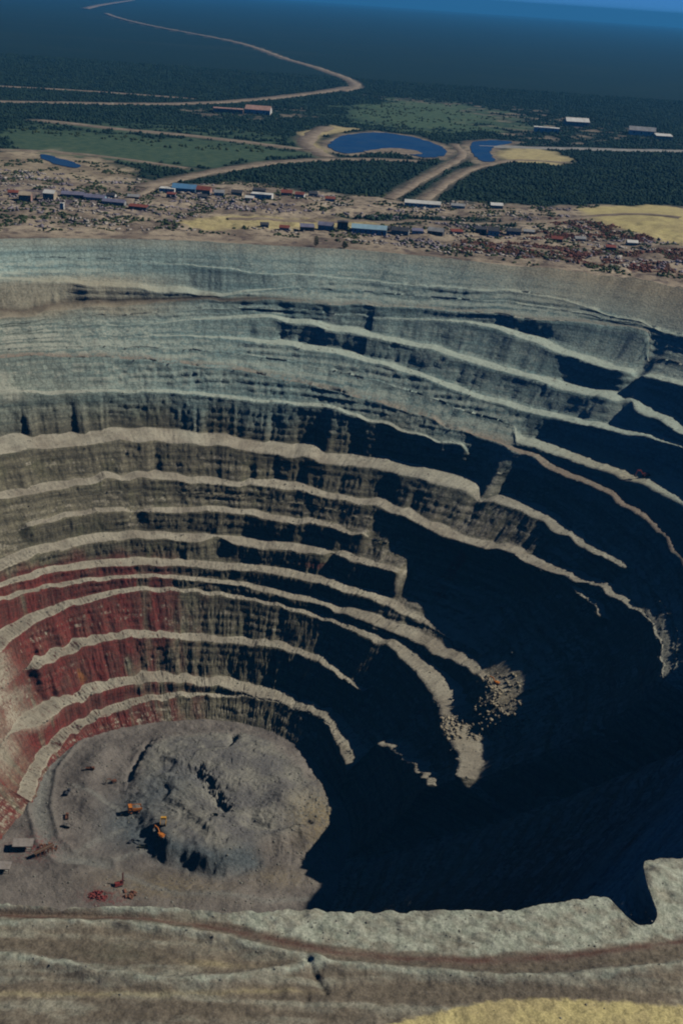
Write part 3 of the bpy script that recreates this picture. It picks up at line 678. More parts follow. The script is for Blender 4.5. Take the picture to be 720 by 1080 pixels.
P = chaikin(SANDBANK, 3); P = P + 5 * np.stack([vn(P[:, 0] / 12, P[:, 1] / 12, 15), vn(P[:, 0] / 12, P[:, 1] / 12, 16)], -1)
tag(MB().prism([tuple(q) for q in P], 'z', -.4, 1.3).build('sandbank', m_rd), kind='structure')
for nm, (ln, w) in ROADS.items():
    P = chaikin(ln, 3, False)
    seg = np.diff(P, axis=0); L = np.concatenate([[0], np.cumsum(np.hypot(seg[:, 0], seg[:, 1]))])
    u = np.arange(0, L[-1], 8.0); Q = np.stack([np.interp(u, L, P[:, 0]), np.interp(u, L, P[:, 1])], -1)
    T = np.gradient(Q, axis=0); T /= np.hypot(T[:, 0], T[:, 1])[:, None]; Nn = np.stack([-T[:, 1], T[:, 0]], -1)
    wl = w / 2 * (1 + .35 * vn(u / 40, u * 0, 7)); wr = w / 2 * (1 + .35 * vn(u / 40, u * 0 + 5, 8))
    a, b = Q + Nn * wl[:, None], Q - Nn * wr[:, None]
    def top(q): return gh(q[:, 0], q[:, 1]) + .7
    zz = np.maximum(top(a), top(b)); zz = np.maximum(zz, top(Q))
    V = np.stack([np.column_stack([a + Nn * 2, zz - 2.2]), np.column_stack([a, zz]), np.column_stack([Q, zz + .25]), np.column_stack([b, zz]), np.column_stack([b - Nn * 2, zz - 2.2])], 1).reshape(-1, 3)
    tag(np_mesh('road', V, grid_faces(len(Q), 5, False), m_rd2 if nm in 'j' else m_rd), kind='structure')

# ================================================================== VEGETATION
def leaf_mat(name, a, b_):
    m, nt, B = new_mat(name); N = NT(nt); p = N.pos()
    c = N.mix(N.ramp(N.noise(p, .02, 5, .6), .38, .62), a, b_)
    c = N.mix(N.math('MULTIPLY', N.ramp(N.noise(p, .5, 3), .5, .68), .6), c, tuple(min(1, q * 1.7) for q in b_))
    N.put(B.inputs['Base Color'], c); return m
m_for = leaf_mat('conifer_foliage', (.010, .026, .022), (.026, .050, .034))
m_scr = leaf_mat('autumn_scrub', (.095, .03, .026), (.13, .075, .05))
m_bus = leaf_mat('green_scrub', (.03, .05, .024), (.06, .08, .035))

def crowns(name, X, Y, Hh, Rr, mat, sides=6, lump=False):
    """many separate crowns that read as one mass: jittered cones (conifers) or ragged domes (bushes) in one mesh"""
    n = len(X); z = gh(X, Y) - .1
    lev = [(0.0, .75, 0.04), (1, 1.0, .22), (2, .62, .58), (3, .08, 1.0)] if not lump else [(0, .8, 0), (1, 1.0, .4), (2, .7, .8), (3, .15, 1.0)]
    ang = np.arange(sides) / sides * 2 * PI; V = np.zeros((n, len(lev), sides, 3), np.float32)
    ph = rng.random(n) * 6.28
    for i, (_, rr, zz) in enumerate(lev):
        a = ang[None] + ph[:, None] + .4 * i; r = Rr[:, None] * rr * (.62 + .76 * rng.random((n, sides)))
        V[:, i, :, 0] = X[:, None] + r * np.cos(a); V[:, i, :, 1] = Y[:, None] + r * np.sin(a)
        V[:, i, :, 2] = z[:, None] + Hh[:, None] * (zz + (.10 * (rng.random((n, sides)) - .5) if 0 < i < 3 else 0))
    f1 = grid_faces(len(lev), sides, False)
    i, j = np.meshgrid(np.arange(len(lev) - 1), np.arange(sides), indexing='ij')
    f1 = np.stack([i * sides + j, i * sides + (j + 1) % sides, (i + 1) * sides + (j + 1) % sides, (i + 1) * sides + j], -1).reshape(-1, 4)
    F = (f1[None] + (np.arange(n) * len(lev) * sides)[:, None, None]).reshape(-1, 4)
    return tag(np_mesh(name, V.reshape(-1, 3), F, mat), kind='stuff')

def scatter(n, y0, y1, pick):
    Y = y0 + (y1 - y0) * rng.random(n) ** 1.0; X = (rng.random(n) * 2 - 1) * (.30 * Y + 90) - .02 * Y
    fo, ba, ru, ye, gr, pu = cover(X, Y)
    wat = np.minimum(np.minimum(sdist(X, Y, W_POND), sdist(X, Y, W_CHAN)), sdist(X, Y, W_LEFT))
    rdd = np.full(n, 1e9)
    for nm, (ln, w_) in ROADS.items(): rdd = np.minimum(rdd, ldist(X, Y, ln) - w_ / 2)
    ok = pick(X, Y, fo, ba, ru, ye, gr, pu, rdd) & (wat > 8) & (rdd > 5)
    return X[ok], Y[ok]
X1, Y1 = scatter(70000, 1650, 4600, lambda X, Y, fo, ba, ru, ye, gr, pu, rdd: (fo > .55 + .3 * rng.random(len(X))) & (gr < .42))
cl = .5 + .5 * fbm(X1 / 60, Y1 / 60, 111, 3)
crowns('forest', X1, Y1, 2.0 + 5.0 * cl * (.4 + .9 * rng.random(len(X1))), 1.6 + 2.8 * rng.random(len(X1)), m_for)
X2, Y2 = scatter(62000, 1440, 1900, lambda X, Y, fo, ba, ru, ye, gr, pu, rdd: (ru > .3) & (fbm(X / 14, Y / 14, 112, 3) > -.2) & (np.hypot(X - CX, Y - CY) > 625))
crowns('autumn_scrub', X2, Y2, .8 + 1.6 * rng.random(len(X2)), .9 + 1.4 * rng.random(len(X2)), m_scr, 5, True)
X3, Y3 = scatter(26000, 1430, 2050, lambda X, Y, fo, ba, ru, ye, gr, pu, rdd: (ba > .5) & (ye < .5) & (fbm(X / 30, Y / 30, 113, 4) > .12) & (np.hypot(X - CX, Y - CY) > 630))
crowns('green_scrub', X3, Y3, .8 + 2.0 * rng.random(len(X3)), .9 + 1.8 * rng.random(len(X3)), m_bus, 5, True)
X4, Y4 = scatter(9000, 2300, 4300, lambda X, Y, fo, ba, ru, ye, gr, pu, rdd: (gr > .4) & (fbm(X / 80, Y / 80, 114, 3) > .1))
crowns('meadow_thicket', X4, Y4, 1.5 + 3 * rng.random(len(X4)), 1.5 + 2.5 * rng.random(len(X4)), m_bus, 5, True)

# scrap, crates and sheet metal strewn over the ground behind the far rim
def litter(name, n, pick, mat, big):
    X, Y = scatter(n, 1470, 1900, lambda X, Y, fo, ba, ru, ye, gr, pu, rdd: pick(X, Y, ru, pu, ba, ye) & (np.hypot(X - CX, Y - CY) > 640))
    m = len(X); z = gh(X, Y); a = rng.random(m) * PI; lx = big * (.5 + rng.random(m) ** 2 * 1.8); ly = big * (.35 + .5 * rng.random(m)); hz_ = .5 + 1.7 * rng.random(m)
    V = np.zeros((m, 8, 3)); k = 0
    for dz in (-.3, 1):
        for sx, sy in ((-1, -1), (1, -1), (1, 1), (-1, 1)):
            V[:, k, 0] = X + sx * lx * np.cos(a) - sy * ly * np.sin(a); V[:, k, 1] = Y + sx * lx * np.sin(a) + sy * ly * np.cos(a); V[:, k, 2] = z + (dz * hz_ if dz > 0 else -.3) * (1 if dz < 0 else .7 + .6 * rng.random(m)); k += 1
    f = np.array([(3,2,1,0),(4,5,6,7),(0,1,5,4),(1,2,6,5),(2,3,7,6),(3,0,4,7)])
    tag(np_mesh(name, V.reshape(-1, 3), (f[None] + (np.arange(m) * 8)[:, None, None]).reshape(-1, 4), mat), kind='stuff')
litter('rusty_litter', 10000, lambda X, Y, ru, pu, ba, ye: (ru > .2) & (vn(X / 40, Y / 18, 115) > .05), simple_mat('rusty_scrap', (.17, .06, .05), scale=.08, var=.5), 1.7)
litter('grey_litter', 8500, lambda X, Y, ru, pu, ba, ye: ((pu > .2) | (ba > .6)) & (ye < .4) & (vn(X / 60, Y / 22, 116) > .38), simple_mat('purple_grey_scrap', (.24, .21, .25), scale=.08, var=.6), 1.8)
litter('pale_litter', 6000, lambda X, Y, ru, pu, ba, ye: (ba > .6) & (ye < .4) & (vn(X / 45, Y / 20, 117) > .45), simple_mat('pale_scrap', (.42, .38, .34), scale=.08, var=.5), 1.9)

# loose stones on benches and floor
def stones(name, P, size, mat):
    n = len(P); base = np.array([(1,0,0),(-1,0,0),(0,1,0),(0,-1,0),(0,0,1),(0,0,-1)], float)
    V = P[:, None] + base[None] * size[:, None, None] * (.5 + .8 * rng.random((n, 6, 1))) * np.array([1, 1, .7])
    f = np.array([(0,2,4),(2,1,4),(1,3,4),(3,0,4),(2,0,5),(1,2,5),(3,1,5),(0,3,5)])
    return tag(np_mesh(name, V.reshape(-1, 3), (f[None] + (np.arange(n) * 6)[:, None, None]).reshape(-1, 3), mat), kind='stuff')
m_sto = simple_mat('pale_stone', (.24, .235, .20), .95, .35, .3, (.12, .10, .08), .5)
ri, ci = np.where((FL > .5) & (H_ > 90))
sel = rng.choice(len(ri), 9000, replace=False); sel = sel[(DEG[ci[sel]] > -20) & (DEG[ci[sel]] < 186)]
P = np.stack([X_[ri[sel], ci[sel]], Y_[ri[sel], ci[sel]], Z_[ri[sel], ci[sel]]], -1) + rng.normal(0, 1.2, (len(sel), 3)) * [1, 1, .1]
stones('bench_rubble', P, .35 + 1.1 * rng.random(len(sel)) ** 3, m_sto)
si, sj = np.where(spur > .25); q_ = rng.choice(len(si), min(1500, len(si)), replace=False)
P = np.stack([X_[si[q_], sj[q_]], Y_[si[q_], sj[q_]], Z_[si[q_], sj[q_]]], -1) + rng.normal(0, .6, (len(q_), 3))
stones('spur_rubble', P, .7 + 2.2 * rng.random(len(q_)) ** 3, simple_mat('tan_boulder', (.36, .31, .22), .95, .35, .3, (.16, .13, .10), .4))
a = rng.random(2600) * 2 * PI; q = np.sqrt(rng.random(2600)); fr_ = foot_r(a) * q * .97
FXs, FYs = CX + fr_ * np.cos(a), CY + fr_ * np.sin(a)
stones('floor_rubble', np.stack([FXs, FYs, floor_h(FXs, FYs)[0] + .1], -1), .3 + 1.2 * rng.random(2600) ** 3, m_sto)
gx = rng.random(4200) * 250 - 115; gy = 270 + 90 * rng.random(4200); kk = (gy < Y_RIM(gx) - .5) & (near_cover(gx, gy)[1] > .45)
gx, gy = gx[kk], gy[kk]
stones('berm_stones', np.stack([gx, gy, gh(gx, gy) + .02], -1), .08 + .5 * rng.random(len(gx)) ** 5, m_sto)

# ================================================================== BUILDINGS AROUND THE FAR RIM
PAL = {}
def paint(name, rgb, **kw):
    if name not in PAL: PAL[name] = simple_mat(name, rgb, **kw)
    return PAL[name]
WHITE = paint('white_render', (.72, .72, .68), var=.12, scale=.15); BLUE = paint('blue_sheet', (.10, .26, .46), var=.15, scale=.15)
LBLUE = paint('pale_blue_sheet', (.30, .48, .58), var=.12, scale=.15); RED = paint('red_brown_sheet', (.24, .07, .05), scale=.15)
GREY = paint('grey_sheet', (.30, .31, .32), scale=.15); DARK = paint('dark_sheet', (.06, .065, .08), scale=.15)
TANB = paint('tan_block', (.46, .38, .28), scale=.15); PINK = paint('pink_brick', (.44, .27, .22), scale=.15)
PURP = paint('slate_blue_sheet', (.19, .19, .28), scale=.15); GLASS = paint('dark_glass', (.03, .04, .06), rough=.2, spec=.5, dirt_amt=.1)
WOOD = paint('weathered_wood', (.20, .15, .11), scale=.4)
def building(name, x, y, L, Wd, Hh, rz, wall, roof, label, kind='gable', cat='building', win=4, group=None, chimney=False):
    z = min(gz(x + dx, y + dy) for dx in (-L * .4, 0, L * .4) for dy in (-Wd * .4, 0, Wd * .4))
    root = empty(name, (x, y, z), math.radians(rz), label, cat, group)
    rise = {'gable': Wd * .28, 'flat': 0, 'shed': Wd * .16}[kind]
    b = MB()
    if kind == 'gable': b.prism([(-Wd/2, -1), (Wd/2, -1), (Wd/2, Hh), (0, Hh + rise - .1), (-Wd/2, Hh)], 'x', -L/2, L/2)
    elif kind == 'shed': b.prism([(-Wd/2, -1), (Wd/2, -1), (Wd/2, Hh + rise), (-Wd/2, Hh)], 'x', -L/2, L/2)
    else: b.box((0, 0, Hh/2 - .5), (L, Wd, Hh + 1))
    b.build('wall', wall, root)
    r = MB(); o = .5; t = .35
    if kind == 'gable':
        s = rise / (Wd / 2)
        r.prism([(-Wd/2 - o, Hh - s*o), (0, Hh + rise), (Wd/2 + o, Hh - s*o), (Wd/2 + o, Hh - s*o + t), (0, Hh + rise + t), (-Wd/2 - o, Hh - s*o + t)], 'x', -L/2 - o, L/2 + o)
    elif kind == 'shed':
        s = rise / Wd
        r.prism([(-Wd/2 - o, Hh - s*o + .02), (Wd/2 + o, Hh + rise + s*o + .02), (Wd/2 + o, Hh + rise + s*o + t), (-Wd/2 - o, Hh - s*o + t)], 'x', -L/2 - o, L/2 + o)
    else:
        r.box((0, 0, Hh + .2), (L + .8, Wd + .8, .38)); r.box((0, 0, Hh + .5), (L * .3, Wd * .4, .5))
    ro = r.build('roof', roof, root)
    if chimney:
        MB().tube((L*.28, 0, Hh), (L*.28, 0, Hh + rise + 4), .6, .5, 10).build('chimney', GREY, ro)
    for i in range(win):
        wx = -L/2 + L * (i + .7) / (win + .6)
        f = MB().box((wx, -Wd/2 - .04, Hh * .58), (max(1.4, L*.05) + .3, .16, Hh*.26 + .3)).build('window', WHITE if wall is not WHITE else GREY, root)
        MB().box((wx, -Wd/2 - .1, Hh * .58), (max(1.4, L*.05), .12, Hh*.26)).build('pane', GLASS, f)
    MB().box((L/2 - L*.12, -Wd/2 - .05, Hh*.26), (max(1.6, L*.06), .14, Hh*.52)).build('door', DARK if wall is not DARK else GREY, root)
    return root
T = 'buildings strung along the far rim'
bl = [
 ('warehouse',-279,1798,22,16,7,-3,WHITE,WHITE,'white flat warehouse at the left end of the blue roofed row','flat',3),
 ('warehouse',-256,1806,34,18,8,-3,LBLUE,BLUE,'long warehouse with bright blue roof beside the dirt road','gable',5),
 ('workshop',-229,1806,22,15,7,-6,PINK,RED,'red brown roofed workshop touching the blue roofed warehouse','gable',3),
 ('house',-205,1795,14,11,5,4,WHITE,GREY,'small white house with grey roof right of the red brown workshop','gable',2),
 ('house',-182,1820,16,11,5,-5,TANB,DARK,'tan house under dark roof in the middle of the town row','gable',2),
 ('hall',-145,1806,30,17,8,-4,WHITE,WHITE,'white flat roofed hall with dark shed close behind it','flat',4),
 ('shed',-152,1838,18,10,8,-4,DARK,DARK,'dark tall shed behind the white flat roofed hall','shed',0),
 ('house',-112,1840,16,12,5,2,PINK,RED,'pink walled house with red roof behind the grass strip','gable',2),
 ('house',-92,1832,13,10,5,-8,WHITE,RED,'white walled house with red roof near the dark forest edge','gable',2),
 ('house',-74,1850,12,10,5,12,GREY,DARK,'grey house with dark roof at the right end of the town row','gable',2),
 ('greenhouse',86,1830,52,13,6,-2,WHITE,WHITE,'very long low white greenhouse between forest and green strip','gable',8),
 ('shed',138,1838,20,11,5,-4,WHITE,GREY,'small grey roofed white shed right of the long greenhouse','shed',2),
 ('shed',196,1862,18,11,5,5,GREY,WHITE,'grey shed with white roof beyond the green grass strip','gable',2),
 ('workshop',-68,1570,17,13,7,8,DARK,PURP,'dark workshop with slate blue roof, leftmost on the rim','shed',2),
 ('workshop',-45,1588,19,12,7,-6,LBLUE,PURP,'pale blue workshop with slate roof near the rim edge','gable',3),
 ('winding_house',-24,1586,13,12,12,4,DARK,DARK,'tall dark block building standing above the rim sheds','flat',2),
 ('warehouse',10,1578,44,15,7,-2,LBLUE,LBLUE,'long pale blue warehouse on the far rim','gable',6),
 ('workshop',50,1598,22,13,6,-8,GREY,DARK,'grey workshop with dark roof right of the pale blue warehouse','gable',3),
 ('shed',72,1606,14,10,5,3,WHITE,PURP,'small white shed with slate roof on the rim','shed',1),
 ('workshop',96,1610,20,13,6,-14,DARK,GREY,'dark walled workshop with grey roof beside the dirt track','gable',2),
 ('shed',124,1628,15,10,5,8,GREY,RED,'grey shed with red brown roof near the scrub','shed',1),
 ('house',172,1634,14,13,8,-3,WHITE,DARK,'bright white house with dark roof on the right of the rim','gable',2),
 ('shed',157,1646,14,10,6,-3,DARK,DARK,'black shed left behind the bright white house','shed',1),
 ('shed',200,1648,18,11,6,2,PURP,DARK,'slate blue shed right of the bright white house','gable',2),
 ('shed',221,1656,14,9,5,-6,DARK,GREY,'dark shed with grey roof at the right end of the sheds','shed',1),
 ('house',-444,1652,16,13,9,5,PINK,TANB,'tall pinkish house at the far left rim','gable',2),
 ('house',-414,1662,15,13,9,-7,TANB,WHITE,'tan house with white roof near the left rim','gable',2),
 ('barracks',-392,1700,30,12,5,3,PURP,PURP,'long slate blue barracks among the left rim spoil','gable',4),
 ('barracks',-360,1690,28,12,5,-4,LBLUE,PURP,'pale blue barracks with slate roof left of the blue roofed row','gable',4),
 ('barracks',-330,1668,30,11,5,-6,GREY,PURP,'grey barracks with slate roof, nearest the left rim','gable',4),
 ('shed',-292,1636,24,10,5,-8,DARK,RED,'dark shed with red brown roof below the blue roofed row','shed',2),
 ('shed',-384,1602,5,5,8,0,WHITE,WHITE,'narrow white pump tower standing by the left rim','flat',0),
 ('factory',-330,3030,70,30,10,4,PINK,PINK,'pinkish works building far off beside the curved dirt road','flat',3),
 ('factory',-262,3060,60,30,10,-4,WHITE,PINK,'white walled works with pink roof far beyond the pond road','gable',3),
 ('depot',424,3090,60,26,12,-6,WHITE,WHITE,'white flat depot far off right of the pond','flat',3),
 ('depot',530,3320,60,30,12,6,GREY,WHITE,'grey depot with white roof farthest beyond the gravel road','gable',3),
 ('depot',672,3190,64,30,12,-8,WHITE,GREY,'white depot with grey roof near the right edge of the plain','gable',3),
 ('depot',710,3120,40,22,9,5,TANB,WHITE,'small tan depot with white roof at the far right','shed',2),
]
bl += [
 ('hut',-470,1690,14,9,4,8,TANB,RED,'small tan hut with red brown roof at the far left edge','gable',1),
 ('hut',-345,1724,12,9,4,-5,WHITE,DARK,'small white hut with dark roof behind the pale blue barracks','gable',1),
 ('hut',-312,1712,16,9,4,3,RED,GREY,'red brown hut with grey roof behind the grey barracks','gable',1),
 ('hut',-268,1760,12,8,4,0,GREY,RED,'grey hut with red brown roof in front of the white flat warehouse','shed',1),
 ('hut',-226,1770,14,9,4,6,TANB,DARK,'tan hut with dark roof in front of the red brown workshop','gable',1),
 ('hut',-160,1778,12,9,4,-8,PINK,WHITE,'pink hut with white roof in front of the white flat roofed hall','gable',1),
 ('hut',-48,1826,14,9,4,4,WHITE,RED,'white hut with red brown roof beside the forest edge, right of the town row','gable',1),
 ('hut',-96,1566,12,9,4,-4,GREY,RED,'grey hut with red brown roof left of the dark rim workshop','gable',1),
 ('hut',-122,1574,10,8,4,10,TANB,DARK,'lone tan hut with dark roof on the rim, far left of the rim sheds','gable',1),
 ('hut',30,1618,12,8,4,5,PINK,DARK,'pink hut with dark roof behind the long pale blue warehouse','gable',1),
 ('hut',252,1612,14,9,4,-6,RED,RED,'all red brown hut amid the red scrub','gable',1),
 ('hut',286,1640,14,9,4,8,TANB,GREY,'tan hut with grey roof amid the red scrub','gable',1),
 ('hut',318,1590,12,9,4,-3,DARK,RED,'dark hut with red brown roof amid the red scrub','shed',1),
 ('hut',352,1628,14,9,4,4,GREY,WHITE,'grey hut with white roof at the right, below the yellow mound','gable',1),
]
for nm, x, y, L, Wd, Hh, rz, wl_, rf_, lab, kd, nw in bl:
    building(nm, x, y, L, Wd, Hh, rz, wl_, rf_, lab, kd, nm.replace('_', ' '), nw, T if y < 2000 else 'works and depots far out on the plain', chimney=lab.startswith('pinkish works'))

# ================================================================== MACHINES
ORANGE = paint('orange_paint', (.62, .20, .03), rough=.5, scale=.6); YELLOW = paint('yellow_paint', (.66, .36, .05), rough=.5, scale=.6)
REDP = paint('red_paint', (.25, .045, .04), rough=.55, scale=.6); TYRE = paint('tyre_rubber', (.03, .03, .032), rough=.9, scale=1.5)
STEEL = paint('dusty_steel', (.13, .125, .12), rough=.7, scale=.8); LAMP = paint('lamp_glass', (.6, .6, .55), rough=.2, spec=.5, dirt_amt=.1)
CONC = paint('pale_concrete', (.30, .27, .25), scale=.3, dirt_amt=.6); RUST = paint('rusty_iron', (.20, .085, .05), scale=.5); OLIVE = paint('olive_paint', (.10, .105, .07), scale=.6)

def haul_truck(x, y, z, rz, label, body, scale=1.0, group='machines on the pit floor'):
    t = empty('haul_truck', (x, y, z), math.radians(rz), label, 'truck', group)
    t.scale = (scale,) * 3
    c = MB(); c.box((0, 0, 1.75), (9.4, 2.2, .9)); c.box((3.3, 0, 1.5), (.8, 5, .6)); c.box((-2.6, 0, 1.5), (.8, 4.6, .6)); c.build('chassis', STEEL, t)
    MB().box((3.9, 0, 2.95), (2.3, 3.0, 1.5), bevel=.2).build('hood', body, t)
    pl = MB(); pl.box((3.9, 0, 3.75), (2.6, 5.4, .18)); pl.box((5.0, 0, 1.6), (.35, 5.2, .9)); pl.build('deck', body, t)
    cb = MB().box((3.9, 1.5, 4.75), (1.9, 1.8, 1.8), taper=.9).build('cab', body, t)
    MB().box((4.83, 1.5, 4.95), (.12, 1.5, .8)).build('windscreen', GLASS, cb)
    MB().box((3.9, 2.40, 4.95), (1.2, .1, .8)).build('window', GLASS, cb)
    d = MB()
    prof = [(-5.2, 3.4), (-4.6, 2.7), (1.8, 2.3), (2.6, 3.9), (2.6, 5.3), (2.3, 5.3), (2.2, 4.0), (1.5, 2.8), (-4.5, 3.1), (-5.2, 3.7)]
    d.prism(prof, 'y', -2.6, 2.6)
    for s in (-1, 1):
        d.prism([(-5.2, 3.5), (1.8, 2.7), (2.5, 4.2), (2.5, 5.2), (-5.0, 4.6)], 'y', s * 2.6 - .14, s * 2.6 + .14)
    d.box((3.7, 0, 5.9), (2.6, 5.2, .22)); d.box((2.5, 0, 5.5), (.3, 5.0, .7))
    bed = d.build('dump_bed', body, t)
    ld = MB(); ld.prism([(-4.4, 3.15), (1.6, 2.9), (2.2, 4.3), (-.6, 5.0), (-3.6, 4.3)], 'y', -2.3, 2.3); ld.build('load', paint('broken_ore', (.17, .155, .14), scale=1.5), bed)
    for wx, wys in ((3.3, (-2.4, 2.4)), (-2.7, (-2.35, -1.3, 1.3, 2.35))):
        for wy in wys:
            w_ = MB().tube((wx, wy - .45, 1.25), (wx, wy + .45, 1.25), 1.25, n=18).build('wheel', TYRE, t)
            MB().tube((wx, wy - .5, 1.25), (wx, wy + .5, 1.25), .6, n=12).build('rim', body, w_)
    for s in (-1, 1): MB().box((5.08, s * 1.7, 2.5), (.1, .5, .35)).build('headlight', LAMP, t)
    rl = MB()
    for s in (-1, 1):
        rl.tube((5.1, s * 2.6, 3.8), (5.1, s * 2.6, 4.7), .05, n=6)
    rl.tube((5.1, -2.6, 4.7), (5.1, 0.4, 4.7), .05, n=6); rl.build('railing', body, t)
    return t

def excavator(x, y, z, rz, label, body, scale=1.0, group='machines on the pit floor', reach=1.0):
    e = empty('excavator', (x, y, z), math.radians(rz), label, 'excavator', group); e.scale = (scale,) * 3
    for s in (-1, 1):
        tr = MB(); tr.prism([(-2.8, .45), (-2.3, 0), (2.3, 0), (2.8, .45), (2.6, 1.0), (-2.6, 1.0)], 'y', s * 1.7 - .4, s * 1.7 + .4)
        tk = tr.build('track', TYRE, e)
        sp = MB()
        for q in (-2.2, -1.1, 0, 1.1, 2.2): sp.tube((q, s * 1.7 - .43, .5), (q, s * 1.7 + .43, .5), .33, n=10)
        sp.build('road_wheel', STEEL, tk)
    MB().box((0, 0, .95), (2.6, 2.9, .7)).build('undercarriage', STEEL, e)
    up_ = MB(); up_.box((-.6, 0, 2.1), (4.6, 3.2, 1.5), bevel=.3); up_.box((-1.1, -.2, 3.05), (2.8, 2.4, .45), bevel=.2); up_.build('upper_body', body, e)
    MB().box((-3.1, 0, 2.1), (.9, 3.2, 1.4), bevel=.35).build('counterweight', STEEL, e)
    cb = MB().box((1.2, 1.05, 3.0), (1.7, 1.15, 1.9), taper=.88).build('cab', body, e)
    MB().box((2.02, 1.05, 3.2), (.12, .9, 1.1)).build('windscreen', GLASS, cb)
    MB().box((1.2, 1.6, 3.25), (1.1, .1, .9)).build('window', GLASS, cb)
    bm_ = MB(); bm_.prism([(1.2, 1.7), (1.9, 1.6), (4.2, 5.0), (6.9, 5.6), (6.9, 6.1), (3.8, 5.9)], 'y', -.75, -.2); bm_.build('boom', body, e)
    ar = MB(); ar.prism([(6.4, 6.3), (7.1, 6.2), (8.5, 2.7), (8.1, 2.5)], 'y', -.7, -.25)
    am = ar.build('arm', body, e)
    MB().prism([(8.0, 2.7), (8.7, 2.6), (8.9, 1.2), (7.6, .6), (7.0, 1.3), (7.7, 1.7)], 'y', -1.25, .3).build('bucket', STEEL, am)
    MB().tube((1.9, -.5, 2.2), (4.0, -.5, 4.8), .14).build('hydraulic_cylinder', LAMP, e)
    MB().tube((-1.9, -.9, 3.1), (-1.9, -.9, 4.1), .13).build('exhaust_pipe', STEEL, e)
    return e

def pickup(x, y, z, rz, label, body, scale=1.0, group='machines on the pit floor'):
    t = empty('service_truck', (x, y, z), math.radians(rz), label, 'truck', group); t.scale = (scale,) * 3
    MB().box((0, 0, .95), (7.2, 2.0, .35)).build('chassis', STEEL, t)
    c = MB(); c.box((2.5, 0, 1.9), (2.0, 2.3, 1.7), taper=.93, bevel=.2); c.box((3.5, 0, 1.45), (.5, 2.2, .8)); cb = c.build('cab', body, t)
    MB().box((3.5, 0, 2.25), (.1, 1.9, .7)).build('windscreen', GLASS, cb)
    b = MB(); b.box((-1.1, 0, 1.3), (5, 2.4, .25))
    for s in (-1, 1): b.box((-1.1, s * 1.15, 1.8), (5, .12, .9))
    b.box((-3.55, 0, 1.8), (.12, 2.4, .9)); b.box((1.3, 0, 2.0), (.15, 2.4, 1.3)); b.build('cargo_bed', body, t)
    for wx in (2.5, -1.6, -2.7):
        for s in (-1, 1):
            w_ = MB().tube((wx, s * 1.0 - .2, .55), (wx, s * 1.0 + .2, .55), .55, n=14).build('wheel', TYRE, t)
            MB().tube((wx, s * 1.0 - .23, .55), (wx, s * 1.0 + .23, .55), .26, n=8).build('rim', STEEL, w_)
    for s in (-1, 1): MB().box((3.78, s * .8, 1.3), (.06, .35, .25)).build('headlight', LAMP, t)
    return t

def fl(x, y): return floor_at(x, y) - .15
haul_truck(-162, 893, fl(-162, 893), 200, 'orange haul truck standing in the blue grey hollow left of the dump', ORANGE, 1.15)
excavator(-171, 890, fl(-171, 890), 15, 'dark steel excavator close behind the orange haul truck in the hollow', STEEL, .95)
excavator(-132, 850, fl(-132, 850), 140, 'bright orange excavator digging at the foot of the dump', ORANGE, 1.3)
haul_truck(-133, 866, fl(-133, 866), 95, 'yellow haul truck waiting above the bright orange excavator', YELLOW, .9)
pickup(-158, 854, fl(-158, 854), 60, 'small black truck alone, left of the bright orange excavator', DARK, .85)
pickup(-147, 848, fl(-147, 848), 10, 'dark olive truck parked between the black truck and the excavator', OLIVE, 1.0)
pickup(-226, 914, fl(-226, 914), 80, 'dark truck beside the left ring road, highest of three', DARK, 1.15)
pickup(-219, 881, fl(-219, 881), 100, 'dark brown truck beside the left ring road, middle of three', RUST, 1.1)
haul_truck(-216, 868, fl(-216, 868), 170, 'grey haul truck beside the left ring road, lowest of three', STEEL, .62)
pickup(-213, 947, fl(-213, 947), 5, 'reddish brown truck by itself on the upper left floor', RUST, 1.1)
excavator(-189, 935, fl(-189, 935), 210, 'rust brown excavator at the upper end of the blue grey hollow', RUST, .85)

def drill_rig(x, y, z, rz, label, body):
    e = empty('drilling_rig', (x, y, z), math.radians(rz), label, 'drilling rig', 'machines on the pit floor')
    for s in (-1, 1): MB().prism([(-3, .5), (-2.5, 0), (2.5, 0), (3, .5), (2.7, 1.1), (-2.7, 1.1)], 'y', s * 1.7 - .4, s * 1.7 + .4).build('track', TYRE, e)
    b = MB(); b.box((0, 0, 1.6), (6.8, 3.4, 1.0)); b.box((-1, 0, 2.9), (4.0, 2.8, 1.7), bevel=.2); b.build('body', body, e)
    c = MB().box((2.4, .9, 3.0), (1.5, 1.4, 1.9)).build('cab', body, e); MB().box((3.18, .9, 3.2), (.1, 1.1, 1.0)).build('windscreen', GLASS, c)
    m = MB()
    for q in ((-.45, -.45), (.45, -.45), (.45, .45), (-.45, .45)): m.tube((3.4 + q[0], -.8 + q[1], 1.2), (3.4 + q[0], -.8 + q[1], 13), .1, n=6)
    for k in range(9):
        z0 = 1.6 + k * 1.25
        for a_, b_ in (((-.45, -.45), (.45, -.45)), ((.45, -.45), (.45, .45)), ((.45, .45), (-.45, .45)), ((-.45, .45), (-.45, -.45))):
            m.tube((3.4 + a_[0], -.8 + a_[1], z0), (3.4 + b_[0], -.8 + b_[1], z0 + 1.1), .06, n=5)
    m.build('mast', body, e); MB().tube((3.4, -.8, .4), (3.4, -.8, 12), .16).build('drill_rod', STEEL, e)
    return e
drill_rig(-158, 797, fl(-158, 797), 30, 'red drilling rig with lattice mast near the berm', REDP)
